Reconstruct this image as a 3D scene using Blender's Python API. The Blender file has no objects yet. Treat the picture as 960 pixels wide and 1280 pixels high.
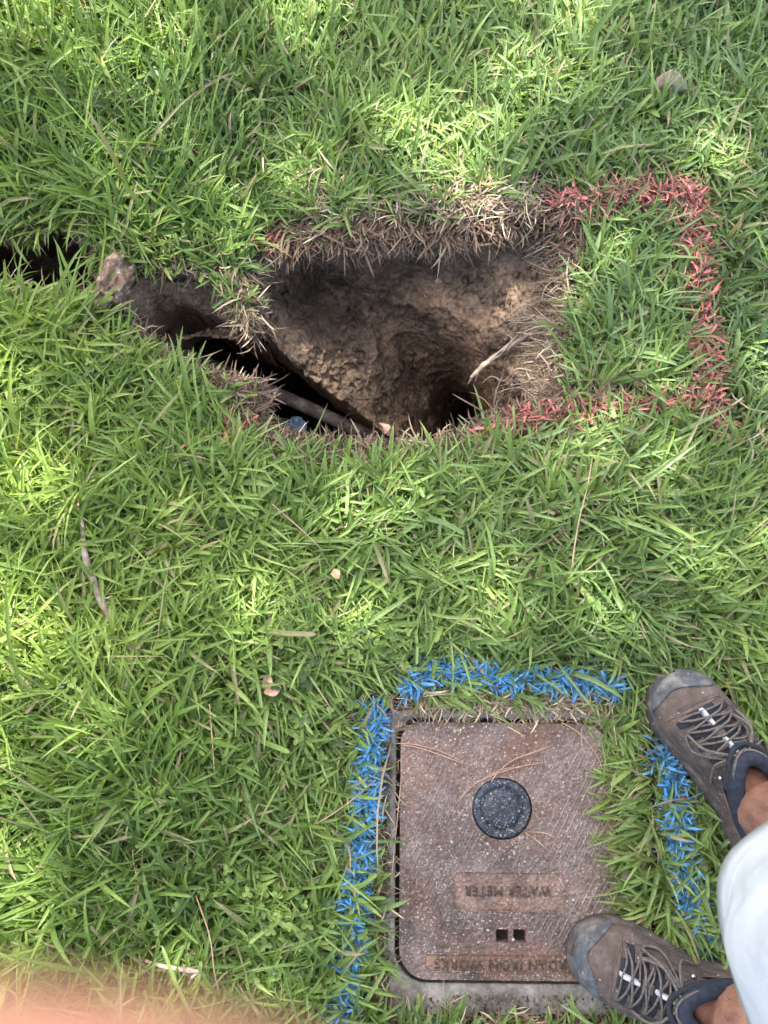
import bpy, bmesh, math, random
import numpy as np
from mathutils import Vector, Matrix
from mathutils.geometry import delaunay_2d_cdt
from math import radians as R, pi

scene = bpy.context.scene
C = scene.collection
random.seed(7)
rng = np.random.default_rng(11)

# ------------------------------------------------------------------ camera
CAM_H, TILT, FPX = 1.20, R(9.0), 1120.0
cd = bpy.data.cameras.new('camera')
cam = bpy.data.objects.new('camera', cd); C.objects.link(cam)
cam.location = (0, 0, CAM_H); cam.rotation_euler = (TILT, 0, 0)
cd.sensor_fit = 'HORIZONTAL'; cd.sensor_width = 24.0; cd.lens = FPX / 960 * 24.0
cd.clip_start = 0.002; cd.clip_end = 500
cd.dof.use_dof = True; cd.dof.focus_distance = 1.2; cd.dof.aperture_fstop = 14.0
scene.camera = cam

# ------------------------------------------------------------------ light
SUN_EL, SUN_AZ = R(58), R(-28)            # azimuth clockwise from +Y
world = bpy.data.worlds.new('World'); scene.world = world; world.use_nodes = True
wn = world.node_tree.nodes; wl = world.node_tree.links
sky = wn.new('ShaderNodeTexSky'); sky.sky_type = 'NISHITA'; sky.sun_disc = False
sky.sun_elevation = SUN_EL; sky.sun_rotation = SUN_AZ; sky.air_density = .8; sky.dust_density = 5.0; sky.ozone_density = .4
wl.new(sky.outputs[0], wn['Background'].inputs[0]); wn['Background'].inputs[1].default_value = 0.15
sd_ = bpy.data.lights.new('sun', 'SUN'); sd_.energy = 4.0; sd_.angle = R(0.53); sd_.color = (1.0, .95, .86)
sun = bpy.data.objects.new('sun', sd_); C.objects.link(sun)
SUNV = Vector((math.sin(SUN_AZ) * math.cos(SUN_EL), math.cos(SUN_AZ) * math.cos(SUN_EL), math.sin(SUN_EL)))
sun.rotation_euler = SUNV.to_track_quat('Z', 'Y').to_euler(); sun.location = (0, 0, 8)
scene.view_settings.view_transform = 'Standard'; scene.view_settings.look = 'None'
scene.view_settings.exposure = 2.18; scene.view_settings.gamma = 1.0
scene.render.engine = 'CYCLES'
scene.cycles.max_bounces = 8; scene.cycles.diffuse_bounces = 5; scene.cycles.transparent_max_bounces = 8

# ------------------------------------------------------------------ helpers
def P(u, v, z=0.0):
    """where the sight line through a point of the photograph meets the height z (arrays allowed)"""
    u = np.asarray(u, float); v = np.asarray(v, float)
    dx = (u - 480) / FPX; dy = -(v - 640) / FPX
    wx = dx; wy = dy * math.cos(TILT) + math.sin(TILT); wz = dy * math.sin(TILT) - math.cos(TILT)
    k = (np.asarray(z, float) - CAM_H) / wz
    return np.stack([wx * k, wy * k, np.broadcast_to(np.asarray(z, float), k.shape)], -1)
def PX(x, y, z=0.0):
    """the inverse of P"""
    x = np.asarray(x, float); y = np.asarray(y, float); h = np.asarray(z, float) - CAM_H
    c, s = math.cos(TILT), math.sin(TILT)
    cy = y * c + h * s; cz = -y * s + h * c
    return 480 + FPX * x / -cz, 640 - FPX * cy / -cz

def hash3(ix, iy, iz, seed):
    n = (ix * 374761393 + iy * 668265263 + iz * 2147483647 + seed * 1274126177) & 0xffffffff
    n = ((n ^ (n >> 13)) * 1274126177) & 0xffffffff
    n = ((n ^ (n >> 16)) * 2246822519) & 0xffffffff
    return ((n ^ (n >> 15)) & 0xffffff) / float(0xffffff)
def vnoise(x, y, z=0.0, seed=0):
    x = np.asarray(x, float); y = np.asarray(y, float); z = np.broadcast_to(np.asarray(z, float), x.shape)
    fx, fy, fz = np.floor(x), np.floor(y), np.floor(z)
    ix, iy, iz = fx.astype(np.int64), fy.astype(np.int64), fz.astype(np.int64)
    a, b, c = x - fx, y - fy, z - fz
    a, b, c = a*a*(3-2*a), b*b*(3-2*b), c*c*(3-2*c)
    r = 0
    for i in (0, 1):
        for j in (0, 1):
            for k in (0, 1):
                r = r + hash3(ix+i, iy+j, iz+k, seed) * (a if i else 1-a) * (b if j else 1-b) * (c if k else 1-c)
    return r * 2 - 1
def fbm(x, y, z=0.0, f=1.0, oct=4, seed=0, gain=.5):
    r = 0; amp = 1
    for o in range(oct):
        r = r + amp * vnoise(np.asarray(x) * f, np.asarray(y) * f, np.asarray(z) * f, seed + o * 17); f *= 2.03; amp *= gain
    return r
def smooth(x, a, b):
    t = np.clip((np.asarray(x, float) - a) / (b - a), 0, 1); return t * t * (3 - 2 * t)
def seg_dist(px, py, poly, closed=True):
    """distance to a polyline, and which point of it is nearest"""
    px = np.asarray(px, float).ravel(); py = np.asarray(py, float).ravel()
    best = np.full(px.shape, 1e9); bx = np.zeros_like(px); by = np.zeros_like(px)
    n = len(poly)
    for i in range(n if closed else n - 1):
        ax, ay = poly[i][:2]; cx, cy = poly[(i + 1) % n][:2]
        ex, ey = cx - ax, cy - ay; L = ex*ex + ey*ey + 1e-12
        t = np.clip(((px - ax) * ex + (py - ay) * ey) / L, 0, 1)
        qx, qy = ax + t * ex, ay + t * ey
        d = np.hypot(px - qx, py - qy); m = d < best
        best[m] = d[m]; bx[m] = qx[m]; by[m] = qy[m]
    return best, bx, by
def inside(px, py, poly):
    px = np.asarray(px, float).ravel(); py = np.asarray(py, float).ravel(); r = np.zeros(px.shape, bool); n = len(poly)
    for i in range(n):
        x1, y1 = poly[i][:2]; x2, y2 = poly[(i + 1) % n][:2]
        if y1 == y2: continue
        m = ((y1 > py) != (y2 > py)) & (px < (x2 - x1) * (py - y1) / (y2 - y1) + x1); r ^= m
    return r
def sdist(px, py, poly):
    d, _, _ = seg_dist(px, py, poly); return np.where(inside(px, py, poly), -d, d)
def refine(poly, step, closed=True):
    out = []; n = len(poly)
    for i in range(n if closed else n - 1):
        a = np.array(poly[i], float); b = np.array(poly[(i + 1) % n], float)
        k = max(1, int(np.linalg.norm(b - a) / step))
        for j in range(k): out.append(a + (b - a) * j / k)
    if not closed: out.append(np.array(poly[-1], float))
    return np.array(out)
def catmull(pts, n=8, closed=False):
    pts = [np.array(p, float) for p in pts]; out = []; m = len(pts)
    for i in range(m if closed else m - 1):
        p0 = pts[(i-1) % m] if (closed or i > 0) else pts[0]; p1 = pts[i]; p2 = pts[(i+1) % m]
        p3 = pts[(i+2) % m] if (closed or i + 2 < m) else pts[-1]
        for j in range(n):
            t = j / n
            out.append(.5 * ((2*p1) + (-p0+p2)*t + (2*p0-5*p1+4*p2-p3)*t*t + (-p0+3*p1-3*p2+p3)*t**3))
    if not closed: out.append(pts[-1])
    return np.array(out)

def mesh_np(name, verts, quads=None, tris=None, mat=None, parent=None, col=None, smooth_=True, loc=None):
    me = bpy.data.meshes.new(name)
    verts = np.asarray(verts, np.float32); q = np.zeros((0, 4), np.int32) if quads is None else np.asarray(quads, np.int32).reshape(-1, 4)
    t = np.zeros((0, 3), np.int32) if tris is None else np.asarray(tris, np.int32).reshape(-1, 3)
    me.vertices.add(len(verts)); me.vertices.foreach_set('co', verts.ravel())
    loops = np.concatenate([q.ravel(), t.ravel()]); me.loops.add(len(loops)); me.loops.foreach_set('vertex_index', loops)
    me.polygons.add(len(q) + len(t))
    ls = np.concatenate([np.arange(len(q)) * 4, len(q) * 4 + np.arange(len(t)) * 3]).astype(np.int32)
    me.polygons.foreach_set('loop_start', ls)
    me.update(calc_edges=True); me.validate()
    me.polygons.foreach_set('use_smooth', np.full(len(me.polygons), smooth_))
    if col is not None:
        a = me.color_attributes.new('col', 'FLOAT_COLOR', 'POINT')
        c = np.ones((len(verts), 4), np.float32); c[:, :col.shape[1]] = col; a.data.foreach_set('color', c.ravel())
    if mat: me.materials.append(mat)
    return link(name, me, parent)
def link(name, me, parent=None):
    o = bpy.data.objects.new(name, me); C.objects.link(o)
    if parent is not None: o.parent = parent
    return o
def tag(o, label=None, cat=None, group=None, kind=None):
    if label: o['label'] = label
    if cat: o['category'] = cat
    if group: o['group'] = group
    if kind: o['kind'] = kind
    return o
def empty(name, loc=(0, 0, 0), rz=0.0):
    o = bpy.data.objects.new(name, None); C.objects.link(o); o.location = loc; o.rotation_euler = (0, 0, rz); o.empty_display_size = .05
    return o
def grid_faces(nu, nv, mask=None, closed_u=False):
    i = np.arange(nu if closed_u else nu - 1)[:, None]; j = np.arange(nv - 1)[None, :]
    i2 = (i + 1) % nu
    q = np.stack([i*nv+j, i2*nv+j, i2*nv+j+1, i*nv+j+1], -1)
    q = q.reshape(-1, 4)
    if mask is not None: q = q[mask.ravel()[q].all(1)]
    return q
def tube_data(pts, rad, seg=8, cap=True, flat=1.0, seed=None):
    """a tube along pts with a radius at each: vertices and quads / tris"""
    pts = np.array(pts, float); n = len(pts); rad = np.broadcast_to(np.asarray(rad, float), (n,))
    T = np.gradient(pts, axis=0); T /= np.linalg.norm(T, axis=1, keepdims=True) + 1e-9
    up = np.array([0, 0, 1.0]); V = []
    S = np.cross(T, up); ln = np.linalg.norm(S, axis=1, keepdims=True); S = np.where(ln < 1e-3, np.array([1.0, 0, 0]), S / (ln + 1e-9))
    N = np.cross(S, T)
    a = np.arange(seg) * 2 * pi / seg
    V = pts[:, None] + rad[:, None, None] * (np.cos(a)[None, :, None] * S[:, None] + flat * np.sin(a)[None, :, None] * N[:, None])
    if seed is not None:
        nn = fbm(V[..., 0], V[..., 1], V[..., 2], f=1 / (rad.mean() * 2.5), oct=3, seed=seed)
        V = pts[:, None] + (V - pts[:, None]) * (1 + .25 * nn[..., None])
    V = V.reshape(-1, 3)
    q = []
    for i in range(n - 1):
        for j in range(seg):
            k = (j + 1) % seg; q.append((i*seg+j, i*seg+k, (i+1)*seg+k, (i+1)*seg+j))
    t = []
    if cap:
        V = np.vstack([V, pts[:1], pts[-1:]]); b0 = n * seg
        for j in range(seg):
            k = (j + 1) % seg; t.append((b0, k, j)); t.append((b0 + 1, (n-1)*seg+j, (n-1)*seg+k))
    return V, np.array(q, int).reshape(-1, 4), np.array(t, int).reshape(-1, 3)
class MB:
    """collects geometry for ONE mesh object"""
    def __init__(s): s.v = []; s.q = []; s.t = []; s.c = []; s.n = 0
    def add(s, v, q=None, t=None, c=None):
        v = np.asarray(v, float)
        if q is not None and len(q): s.q.append(np.asarray(q) + s.n)
        if t is not None and len(t): s.t.append(np.asarray(t) + s.n)
        s.v.append(v); s.c.append(np.broadcast_to(np.asarray(c if c is not None else (1, 1, 1), float), (len(v), 3))); s.n += len(v)
    def tube(s, pts, rad, seg=6, c=None, **k): v, q, t = tube_data(pts, rad, seg, **k); s.add(v, q, t, c)
    def build(s, name, mat, parent=None, col=False, smooth_=True):
        return mesh_np(name, np.vstack(s.v), np.vstack(s.q) if s.q else None, np.vstack(s.t) if s.t else None, mat, parent,
                       np.vstack(s.c) if col else None, smooth_)
def cdt(points, loops, keep):
    """flat triangulation of points with closed constraint loops; keep(cx, cy) says which triangles stay"""
    vs = [Vector((float(p[0]), float(p[1]))) for p in points]; es = []
    for lp in loops:
        b = len(vs); vs += [Vector((float(p[0]), float(p[1]))) for p in lp]
        es += [(b + i, b + (i + 1) % len(lp)) for i in range(len(lp))]
    r = delaunay_2d_cdt(vs, es, [], 0, 1e-6)
    v = np.array([(p.x, p.y) for p in r[0]]); t = np.array([f for f in r[2] if len(f) == 3])
    c = v[t].mean(1); t = t[keep(c[:, 0], c[:, 1])]
    a, b, d = v[t[:, 0]], v[t[:, 1]], v[t[:, 2]]
    cr = (b[:, 0]-a[:, 0])*(d[:, 1]-a[:, 1]) - (b[:, 1]-a[:, 1])*(d[:, 0]-a[:, 0])
    t[cr < 0] = t[cr < 0][:, ::-1]
    return v, t

# ------------------------------------------------------------------ materials
def mat(name):
    m = bpy.data.materials.new(name); m.use_nodes = True; nt = m.node_tree
    return m, nt, nt.nodes, nt.links, nt.nodes['Principled BSDF']
def N(nt, t, **kw):
    n = nt.nodes.new(t)
    for k, v in kw.items():
        if k in n.inputs: n.inputs[k].default_value = v
        else: setattr(n, k, v)
    return n
def ramp(nt, fac, stops):
    r = nt.nodes.new('ShaderNodeValToRGB'); e = r.color_ramp.elements
    while len(e) < len(stops): e.new(.5)
    for x, (p, c) in zip(e, stops): x.position = p; x.color = (*c, 1) if len(c) == 3 else c
    nt.links.new(fac, r.inputs[0]); return r
def bump(nt, bsdf, h, strength, dist):
    b = N(nt, 'ShaderNodeBump'); b.inputs['Strength'].default_value = strength; b.inputs['Distance'].default_value = dist
    nt.links.new(h, b.inputs['Height']); nt.links.new(b.outputs[0], bsdf.inputs['Normal']); return b
def mix(nt, fac, a, b, mode='MIX'):
    m = nt.nodes.new('ShaderNodeMix'); m.data_type = 'RGBA'; m.blend_type = mode
    for i, x in ((0, fac), (6, a), (7, b)):
        if isinstance(x, bpy.types.NodeSocket): nt.links.new(x, m.inputs[i])
        elif i == 0: m.inputs[0].default_value = x
        else: m.inputs[i].default_value = (*x, 1)
    return m.outputs[2]
def objco(nt): return N(nt, 'ShaderNodeTexCoord').outputs['Object']
def noise(nt, co, scale, detail=4, rough=.55):
    n = N(nt, 'ShaderNodeTexNoise'); n.inputs['Scale'].default_value = scale; n.inputs['Detail'].default_value = detail; n.inputs['Roughness'].default_value = rough
    nt.links.new(co, n.inputs['Vector']); return n.outputs['Fac']
def voro(nt, co, scale, feature='F1'):
    n = N(nt, 'ShaderNodeTexVoronoi'); n.feature = feature; n.inputs['Scale'].default_value = scale; nt.links.new(co, n.inputs['Vector']); return n

def blade_material(name, trans=.32, rough=.42, spec=.4, tcol=(1.5, 1.45, .55)):
    m, nt, nn, l, b = mat(name)
    a = N(nt, 'ShaderNodeVertexColor', layer_name='col')
    co = objco(nt)
    n = noise(nt, co, 420, 3); r = ramp(nt, n, [(.3, (.78, .78, .78)), (.7, (1.15, 1.15, 1.15))])
    c = mix(nt, 1.0, a.outputs[0], r.outputs[0], 'MULTIPLY')
    l.new(c, b.inputs['Base Color']); b.inputs['Roughness'].default_value = rough; b.inputs['Specular IOR Level'].default_value = spec
    tr = N(nt, 'ShaderNodeBsdfTranslucent'); l.new(mix(nt, 1.0, c, tcol, 'MULTIPLY'), tr.inputs[0])
    ms = N(nt, 'ShaderNodeMixShader'); ms.inputs[0].default_value = trans
    l.new(b.outputs[0], ms.inputs[1]); l.new(tr.outputs[0], ms.inputs[2]); l.new(ms.outputs[0], nn['Material Output'].inputs[0])
    return m
M = {}
M['grass'] = blade_material('grass_blade')
M['dead'] = blade_material('dead_blade', .12, .7, .2, (1, .9, .7))
M['paint'] = blade_material('painted_blade', .08, .5, .4, (1, 1, 1))
def soil_material(name, attr=True):
    m, nt, nn, l, b = mat(name); co = objco(nt)
    n1 = noise(nt, co, 16, 6, .62); n2 = noise(nt, co, 110, 5, .7); v = voro(nt, co, 150)
    r = ramp(nt, n1, [(.3, (.42, .40, .40)), (.5, (.95, .92, .88)), (.72, (1.55, 1.45, 1.3))])
    base = N(nt, 'ShaderNodeVertexColor', layer_name='col').outputs[0] if attr else None
    c = mix(nt, 1.0, base if attr else (.11, .075, .048), r.outputs[0], 'MULTIPLY')
    r2 = ramp(nt, n2, [(.32, (.55, .55, .55)), (.62, (1.25, 1.22, 1.15))])
    c = mix(nt, 1.0, c, r2.outputs[0], 'MULTIPLY')
    # pale grit
    v2 = voro(nt, co, 330); r3 = ramp(nt, v2.outputs['Distance'], [(.10, (1, 1, 1)), (.17, (0, 0, 0))])
    n3 = noise(nt, co, 60, 2); r4 = ramp(nt, n3, [(.56, (0, 0, 0)), (.66, (.55, .55, .55))])
    f = mix(nt, 1.0, r3.outputs[0], r4.outputs[0], 'MULTIPLY')
    c = mix(nt, f, c, (.38, .33, .27)); l.new(c, b.inputs['Base Color'])
    ro = ramp(nt, n1, [(.3, (.55,)*3), (.6, (.95,)*3)]); l.new(ro.outputs[0], b.inputs['Roughness'])
    b.inputs['Specular IOR Level'].default_value = .3
    ad = N(nt, 'ShaderNodeMath', operation='ADD'); l.new(n2, ad.inputs[0]); 
    mu = N(nt, 'ShaderNodeMath', operation='MULTIPLY'); l.new(v.outputs['Distance'], mu.inputs[0]); mu.inputs[1].default_value = -.5; l.new(mu.outputs[0], ad.inputs[1])
    bump(nt, b, ad.outputs[0], 1.0, .006)
    return m
M['soil'] = soil_material('pit_soil')
M['thatch'] = soil_material('thatch_ground')
M['crumb'] = soil_material('soil_crumb')

# ------------------------------------------------------------------ outlines on the ground (photograph points at ground level)
MAIN_PX = [(143, 352), (168, 331), (205, 336), (242, 340), (274, 346), (284, 374), (298, 404), (316, 412), (326, 392), (318, 360), (322, 330),
           (345, 308), (395, 304), (450, 302), (505, 292), (560, 300), (610, 290), (645, 280), (690, 268), (706, 300), (707, 350), (701, 400),
           (703, 448), (692, 488), (652, 510), (617, 520), (582, 542), (542, 553), (492, 556), (442, 553), (400, 551), (365, 550), (328, 537),
           (318, 515), (334, 496), (318, 481), (285, 472), (245, 458), (215, 441), (184, 418), (158, 394), (142, 374)]
SLIT_PX = [(-70, 292), (-30, 288), (0, 294), (18, 290), (34, 298), (48, 284), (80, 284), (106, 308), (122, 338), (114, 364), (92, 364), (70, 358), (50, 364), (34, 350), (12, 354), (-10, 342), (-35, 344), (-70, 338)]
def ground_poly(px, amp, seed, step=.004):
    w = np.array([P(u, v)[:2] for u, v in px]); r = refine(w, step)
    n = np.roll(r, -1, 0) - np.roll(r, 1, 0); n = np.stack([n[:, 1], -n[:, 0]], 1); n /= np.linalg.norm(n, axis=1, keepdims=True) + 1e-9
    k = fbm(r[:, 0], r[:, 1], 3.3, f=38, oct=3, seed=seed)
    for _ in range(2): n = (np.roll(n, 1, 0) + n + np.roll(n, -1, 0)) / 3
    return r + n * (amp * k)[:, None]
MAIN = ground_poly(MAIN_PX, .0055, 3); SLIT = ground_poly(SLIT_PX, .009, 5)
MAINw = np.array([P(u, v)[:2] for u, v in MAIN_PX]); SLITw = np.array([P(u, v)[:2] for u, v in SLIT_PX])
# the meter box: a frame of its own on the ground
BX_TL, BX_TR, BX_BL = P(501, 902)[:2], P(765, 905)[:2], P(505.5, 1222)[:2]
LID_W = float(np.linalg.norm(BX_TR - BX_TL)); LID_H = float(np.linalg.norm(BX_BL - BX_TL))
bxx = (BX_TR - BX_TL) / LID_W; LID_ANG = math.atan2(bxx[1], bxx[0]); bxy = np.array([bxx[1], -bxx[0]])   # y runs down the photograph
def lid_local(px, py):
    """photograph point -> lid coordinates (x right, y down from the top-left corner)"""
    w = P(px, py)[..., :2] - BX_TL; return w @ bxx, w @ bxy
def box_rect(m0, m1, m2, m3):     # margins left, top, right, bottom
    return [BX_TL + bxx * a + bxy * b for a, b in ((-m0, -m1), (LID_W + m2, -m1), (LID_W + m2, LID_H + m3), (-m0, LID_H + m3))]
BOX_CUT = box_rect(.012, .012, .016, .035)
BOX_OUT = box_rect(.020, .016, .024, .042)

def ground_z(x, y):
    sh = np.shape(x); x = np.ravel(x); y = np.ravel(y)
    z = .004 * fbm(x, y, 0, f=7, oct=3, seed=2) + .0025 * fbm(x, y, 0, f=40, oct=2, seed=9)
    d = np.minimum(sdist(x, y, MAINw), sdist(x, y, SLITw)); z = z - .014 * np.exp(-np.clip(d, 0, 1) / .018)
    b = sdist(x, y, BOX_OUT); z = z * smooth(b, -.01, .05) - .010 * (1 - smooth(b, 0, .03))
    return z.reshape(sh)

# ------------------------------------------------------------------ the ground sheet
gx = np.concatenate([rng.uniform([-1.0, -.75], [1.0, 1.6], (5200, 2)), rng.uniform([-4, -4], [4, 5], (900, 2))])
e = np.array([P(u, v)[:2] for u, v in zip(rng.uniform(-60, 760, 7000), rng.uniform(230, 600, 7000))]); gx = np.vstack([gx, e])
d0 = np.minimum(np.abs(sdist(gx[:, 0], gx[:, 1], MAIN)), np.abs(sdist(gx[:, 0], gx[:, 1], SLIT))); gx = gx[d0 > .003]
gx = gx[~inside(gx[:, 0], gx[:, 1], MAINw) & ~inside(gx[:, 0], gx[:, 1], SLITw) & (sdist(gx[:, 0], gx[:, 1], BOX_CUT) > .003)]
BIG = [(-120, -120), (120, -120), (120, 120), (-120, 120)]
boxr = refine(BOX_CUT, .01)
gv, gt = cdt(gx, [BIG, MAIN, SLIT, boxr], lambda cx, cy: ~(inside(cx, cy, MAIN) | inside(cx, cy, SLIT) | inside(cx, cy, BOX_CUT)))
far = np.clip((np.hypot(gv[:, 0], gv[:, 1]) - 3), 0, 1e9)
gz = np.where(far > 0, 0, ground_z(gv[:, 0], gv[:, 1]))
dr = np.minimum(np.abs(sdist(gv[:, 0], gv[:, 1], MAIN)), np.abs(sdist(gv[:, 0], gv[:, 1], SLIT)))
near = np.exp(-dr / .03)[:, None]
gcol = np.array([.075, .068, .038]) * (1 - near) + np.array([.13, .098, .068]) * near
gcol = np.where((far > 0)[:, None], np.array([.05, .09, .025]), gcol)
o = mesh_np('ground', np.column_stack([gv, gz]), None, gt, M['thatch'], None, gcol); tag(o, kind='structure')
# walls of the cut under the meter frame
def ring_wall(poly, ztop, zbot, off=0.0):
    r = np.array(poly, float); n = len(r); c = r.mean(0)
    V = np.vstack([np.column_stack([r, np.broadcast_to(ztop, n)]), np.column_stack([r + (r - c) * off, np.full(n, zbot)])])
    i = np.arange(n); j = (i + 1) % n
    return V, np.stack([i, j, j + n, i + n], 1)

# cut edge of the sod: rings going down and under
def sod_edge(poly, name, seed):
    n = len(poly); nr = np.roll(poly, -1, 0) - np.roll(poly, 1, 0)
    area = 0.5 * np.sum(poly[:, 0] * np.roll(poly[:, 1], -1) - np.roll(poly[:, 0], -1) * poly[:, 1])
    nr = np.stack([nr[:, 1], -nr[:, 0]], 1) * (1 if area > 0 else -1); nr /= np.linalg.norm(nr, axis=1, keepdims=True) + 1e-9
    for _ in range(4): nr = (np.roll(nr, 1, 0) + nr + np.roll(nr, -1, 0)) / 3
    zt = ground_z(poly[:, 0], poly[:, 1])
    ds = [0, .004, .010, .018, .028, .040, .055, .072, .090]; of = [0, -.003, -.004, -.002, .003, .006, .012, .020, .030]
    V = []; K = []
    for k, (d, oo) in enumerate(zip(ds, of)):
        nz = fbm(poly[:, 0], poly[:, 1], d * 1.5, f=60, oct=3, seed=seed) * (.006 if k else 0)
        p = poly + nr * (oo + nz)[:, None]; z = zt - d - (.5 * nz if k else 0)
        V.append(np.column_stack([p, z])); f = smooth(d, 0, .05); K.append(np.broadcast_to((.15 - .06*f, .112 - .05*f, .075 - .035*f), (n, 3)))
    m = len(ds); V = np.array(V).transpose(1, 0, 2).reshape(-1, 3); K = np.array(K).transpose(1, 0, 2).reshape(-1, 3)
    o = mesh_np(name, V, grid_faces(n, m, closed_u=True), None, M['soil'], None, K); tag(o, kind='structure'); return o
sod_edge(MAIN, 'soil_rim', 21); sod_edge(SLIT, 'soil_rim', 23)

# ------------------------------------------------------------------ the pit
def rbf(pts, q):
    p = np.array([(a, b) for a, b, _ in pts], float); d = np.array([c for *_, c in pts], float); n = len(p)
    A = np.zeros((n + 3, n + 3)); D = np.linalg.norm(p[:, None] - p[None], axis=2)
    A[:n, :n] = D - np.eye(n) * 6.0; A[:n, n] = 1; A[:n, n+1:] = p / 100; A[n, :n] = 1; A[n+1:, :n] = (p / 100).T
    w = np.linalg.solve(A, np.concatenate([d, [0, 0, 0]]))
    out = np.empty(len(q))
    for i in range(0, len(q), 20000):
        c = q[i:i+20000]; out[i:i+20000] = np.linalg.norm(c[:, None] - p[None], axis=2) @ w[:n] + w[n] + (c / 100) @ w[n+1:]
    return out
SLOPE = [(300, 330, .03), (340, 300, .035), (395, 296, .035), (450, 294, .035), (505, 286, .035), (560, 292, .035), (610, 282, .035), (645, 272, .03), (700, 262, .025), (730, 260, .03),
         (330, 340, .06), (345, 345, .10), (400, 335, .10), (450, 335, .11), (505, 330, .11), (560, 335, .10), (610, 325, .08), (645, 310, .06), (690, 310, .03),
         (730, 320, .03), (730, 400, .03), (730, 480, .03), (716, 350, .028), (712, 400, .028), (716, 448, .03), (712, 495, .04),
         (365, 346, .16), (385, 362, .205), (410, 378, .225), (438, 388, .235), (385, 400, .155), (410, 350, .13), (440, 352, .14), (350, 385, .12), (470, 365, .16), (365, 378, .15),
         (320, 412, .085), (350, 440, .12), (385, 466, .145), (412, 488, .165), (440, 512, .19), (468, 532, .215), (500, 552, .25), (525, 590, .33),
         (350, 410, .12), (400, 430, .15), (450, 460, .18), (480, 500, .23), (500, 530, .27),
         (440, 400, .185), (470, 395, .225), (500, 425, .285), (530, 460, .36), (560, 490, .54), (582, 508, .72), (592, 520, .84), (570, 530, .80),
         (470, 425, .20), (500, 462, .26), (530, 500, .34), (545, 530, .42), (520, 545, .35), (560, 560, .5),
         (515, 375, .185), (540, 372, .15), (560, 385, .145), (575, 410, .16), (590, 440, .19), (603, 470, .23), (610, 500, .28), (618, 522, .30),
         (500, 350, .15), (600, 380, .12), (620, 420, .12), (640, 400, .085), (660, 360, .055), (650, 440, .095), (640, 475, .13), (672, 470, .07), (665, 500, .09), (690, 440, .045), (675, 410, .05),
         (630, 545, .34), (600, 600, .62), (680, 540, .15), (560, 600, .6)]
RIDGE = [(304, 400), (320, 412), (338, 428), (352, 440), (370, 455), (386, 466), (412, 488), (440, 512), (468, 532), (500, 552), (528, 600), (540, 640)]
APOLY = [(292, 392), (292, 322), (330, 286), (395, 286), (450, 284), (505, 276), (560, 282), (610, 272), (645, 262), (700, 250), (732, 256), (734, 500), (700, 545), (650, 600), (530, 612)]
def pit_sheet(name, box, poly, ridge, ctrl, inward, step, seed, colour, inside_pt, rough=1.0):
    u = np.arange(box[0], box[1], step); v = np.arange(box[2], box[3], step); U, V = np.meshgrid(u, v, indexing='ij')
    full = list(poly) + [r for r in ridge[::-1]]
    uu, vv = U.ravel(), V.ravel()
    ins = inside(uu, vv, full); dr, qx, qy = seg_dist(uu, vv, ridge, closed=False)
    lip = (~ins) & (dr < 16) & (uu > min(r[0] for r in ridge)) & (vv < max(r[1] for r in ridge))
    su = np.where(lip, qx, uu); sv = np.where(lip, qy, vv)
    d = rbf(ctrl, np.column_stack([su, sv]))
    W = P(su, sv, -np.clip(d, .015, 2))
    k = np.where(lip, dr, 0)
    W[:, 2] -= k * .017 + .004 * np.sqrt(k); W[:, 0] += inward[0] * (k ** 1.3) * .0011; W[:, 1] += inward[1] * (k ** 1.3) * .0011
    # clods: large lumps, medium lumps, grit
    lum = fbm(W[:, 0], W[:, 1], W[:, 2], f=15, oct=3, seed=seed)
    med = 1 - np.abs(fbm(W[:, 0], W[:, 1], W[:, 2], f=48, oct=4, seed=seed + 5, gain=.6))
    amp = smooth(np.clip(d, 0, 1), .03, .12) * np.where(lip, .75, 1)
    W[:, 2] += (lum * .020 + (med - .6) * .011 * rough) * amp; W[:, 1] -= ((med - .6) * .008 + .006 * fbm(W[:, 0], W[:, 1], W[:, 2], f=22, oct=2, seed=seed+3)) * amp; W[:, 0] += fbm(W[:, 0], W[:, 1], W[:, 2], f=50, oct=3, seed=seed+9) * .006 * amp
    fq = grid_faces(len(u), len(v), ins | lip)[:, ::-1]
    used = np.unique(fq); mp = np.full(len(uu), -1); mp[used] = np.arange(len(used))
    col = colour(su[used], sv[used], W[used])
    o = mesh_np(name, W[used], mp[fq], None, M['soil'], None, col); tag(o, kind='structure'); return o
def mainslope_col(u, v, w):
    n = fbm(u, v, 0, f=.03, oct=3, seed=4)
    c = np.tile([.238, .178, .128], (len(u), 1)) * (1 + .25 * n)[:, None]
    def blend(c, m, k): return c * (1 - m[:, None]) + np.array(k) * m[:, None]
    d, _, _ = seg_dist(u, v, [(535, 372), (565, 392), (590, 430), (602, 470), (608, 505)], closed=False)
    c = blend(c, np.clip(1.1 - d / (24 + 12 * n), 0, 1) ** .8 * .9, (.48, .335, .225))
    d = np.hypot((u - 606) / 1.0, (v - 512)); c = blend(c, np.clip(1.3 - d / 16, 0, 1), (.55, .32, .14))
    d, _, _ = seg_dist(u, v, RIDGE[1:9], closed=False); c = blend(c, np.clip(1 - d / (10 + 5 * n), 0, 1) * .6, (.36, .26, .175))
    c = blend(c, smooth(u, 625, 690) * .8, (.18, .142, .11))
    c = blend(c, np.clip(1 - (v - 270) / 45, 0, 1) * .4, (.15, .115, .085))  # shade of the top wall put into the soil colour as a darker band
    c = blend(c, np.clip(1 - np.hypot(u - 385, (v - 372) * 1.4) / 55, 0, 1) * .6, (.15, .115, .085))  # darkness of the upper left crease painted into the soil colour
    return c
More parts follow.
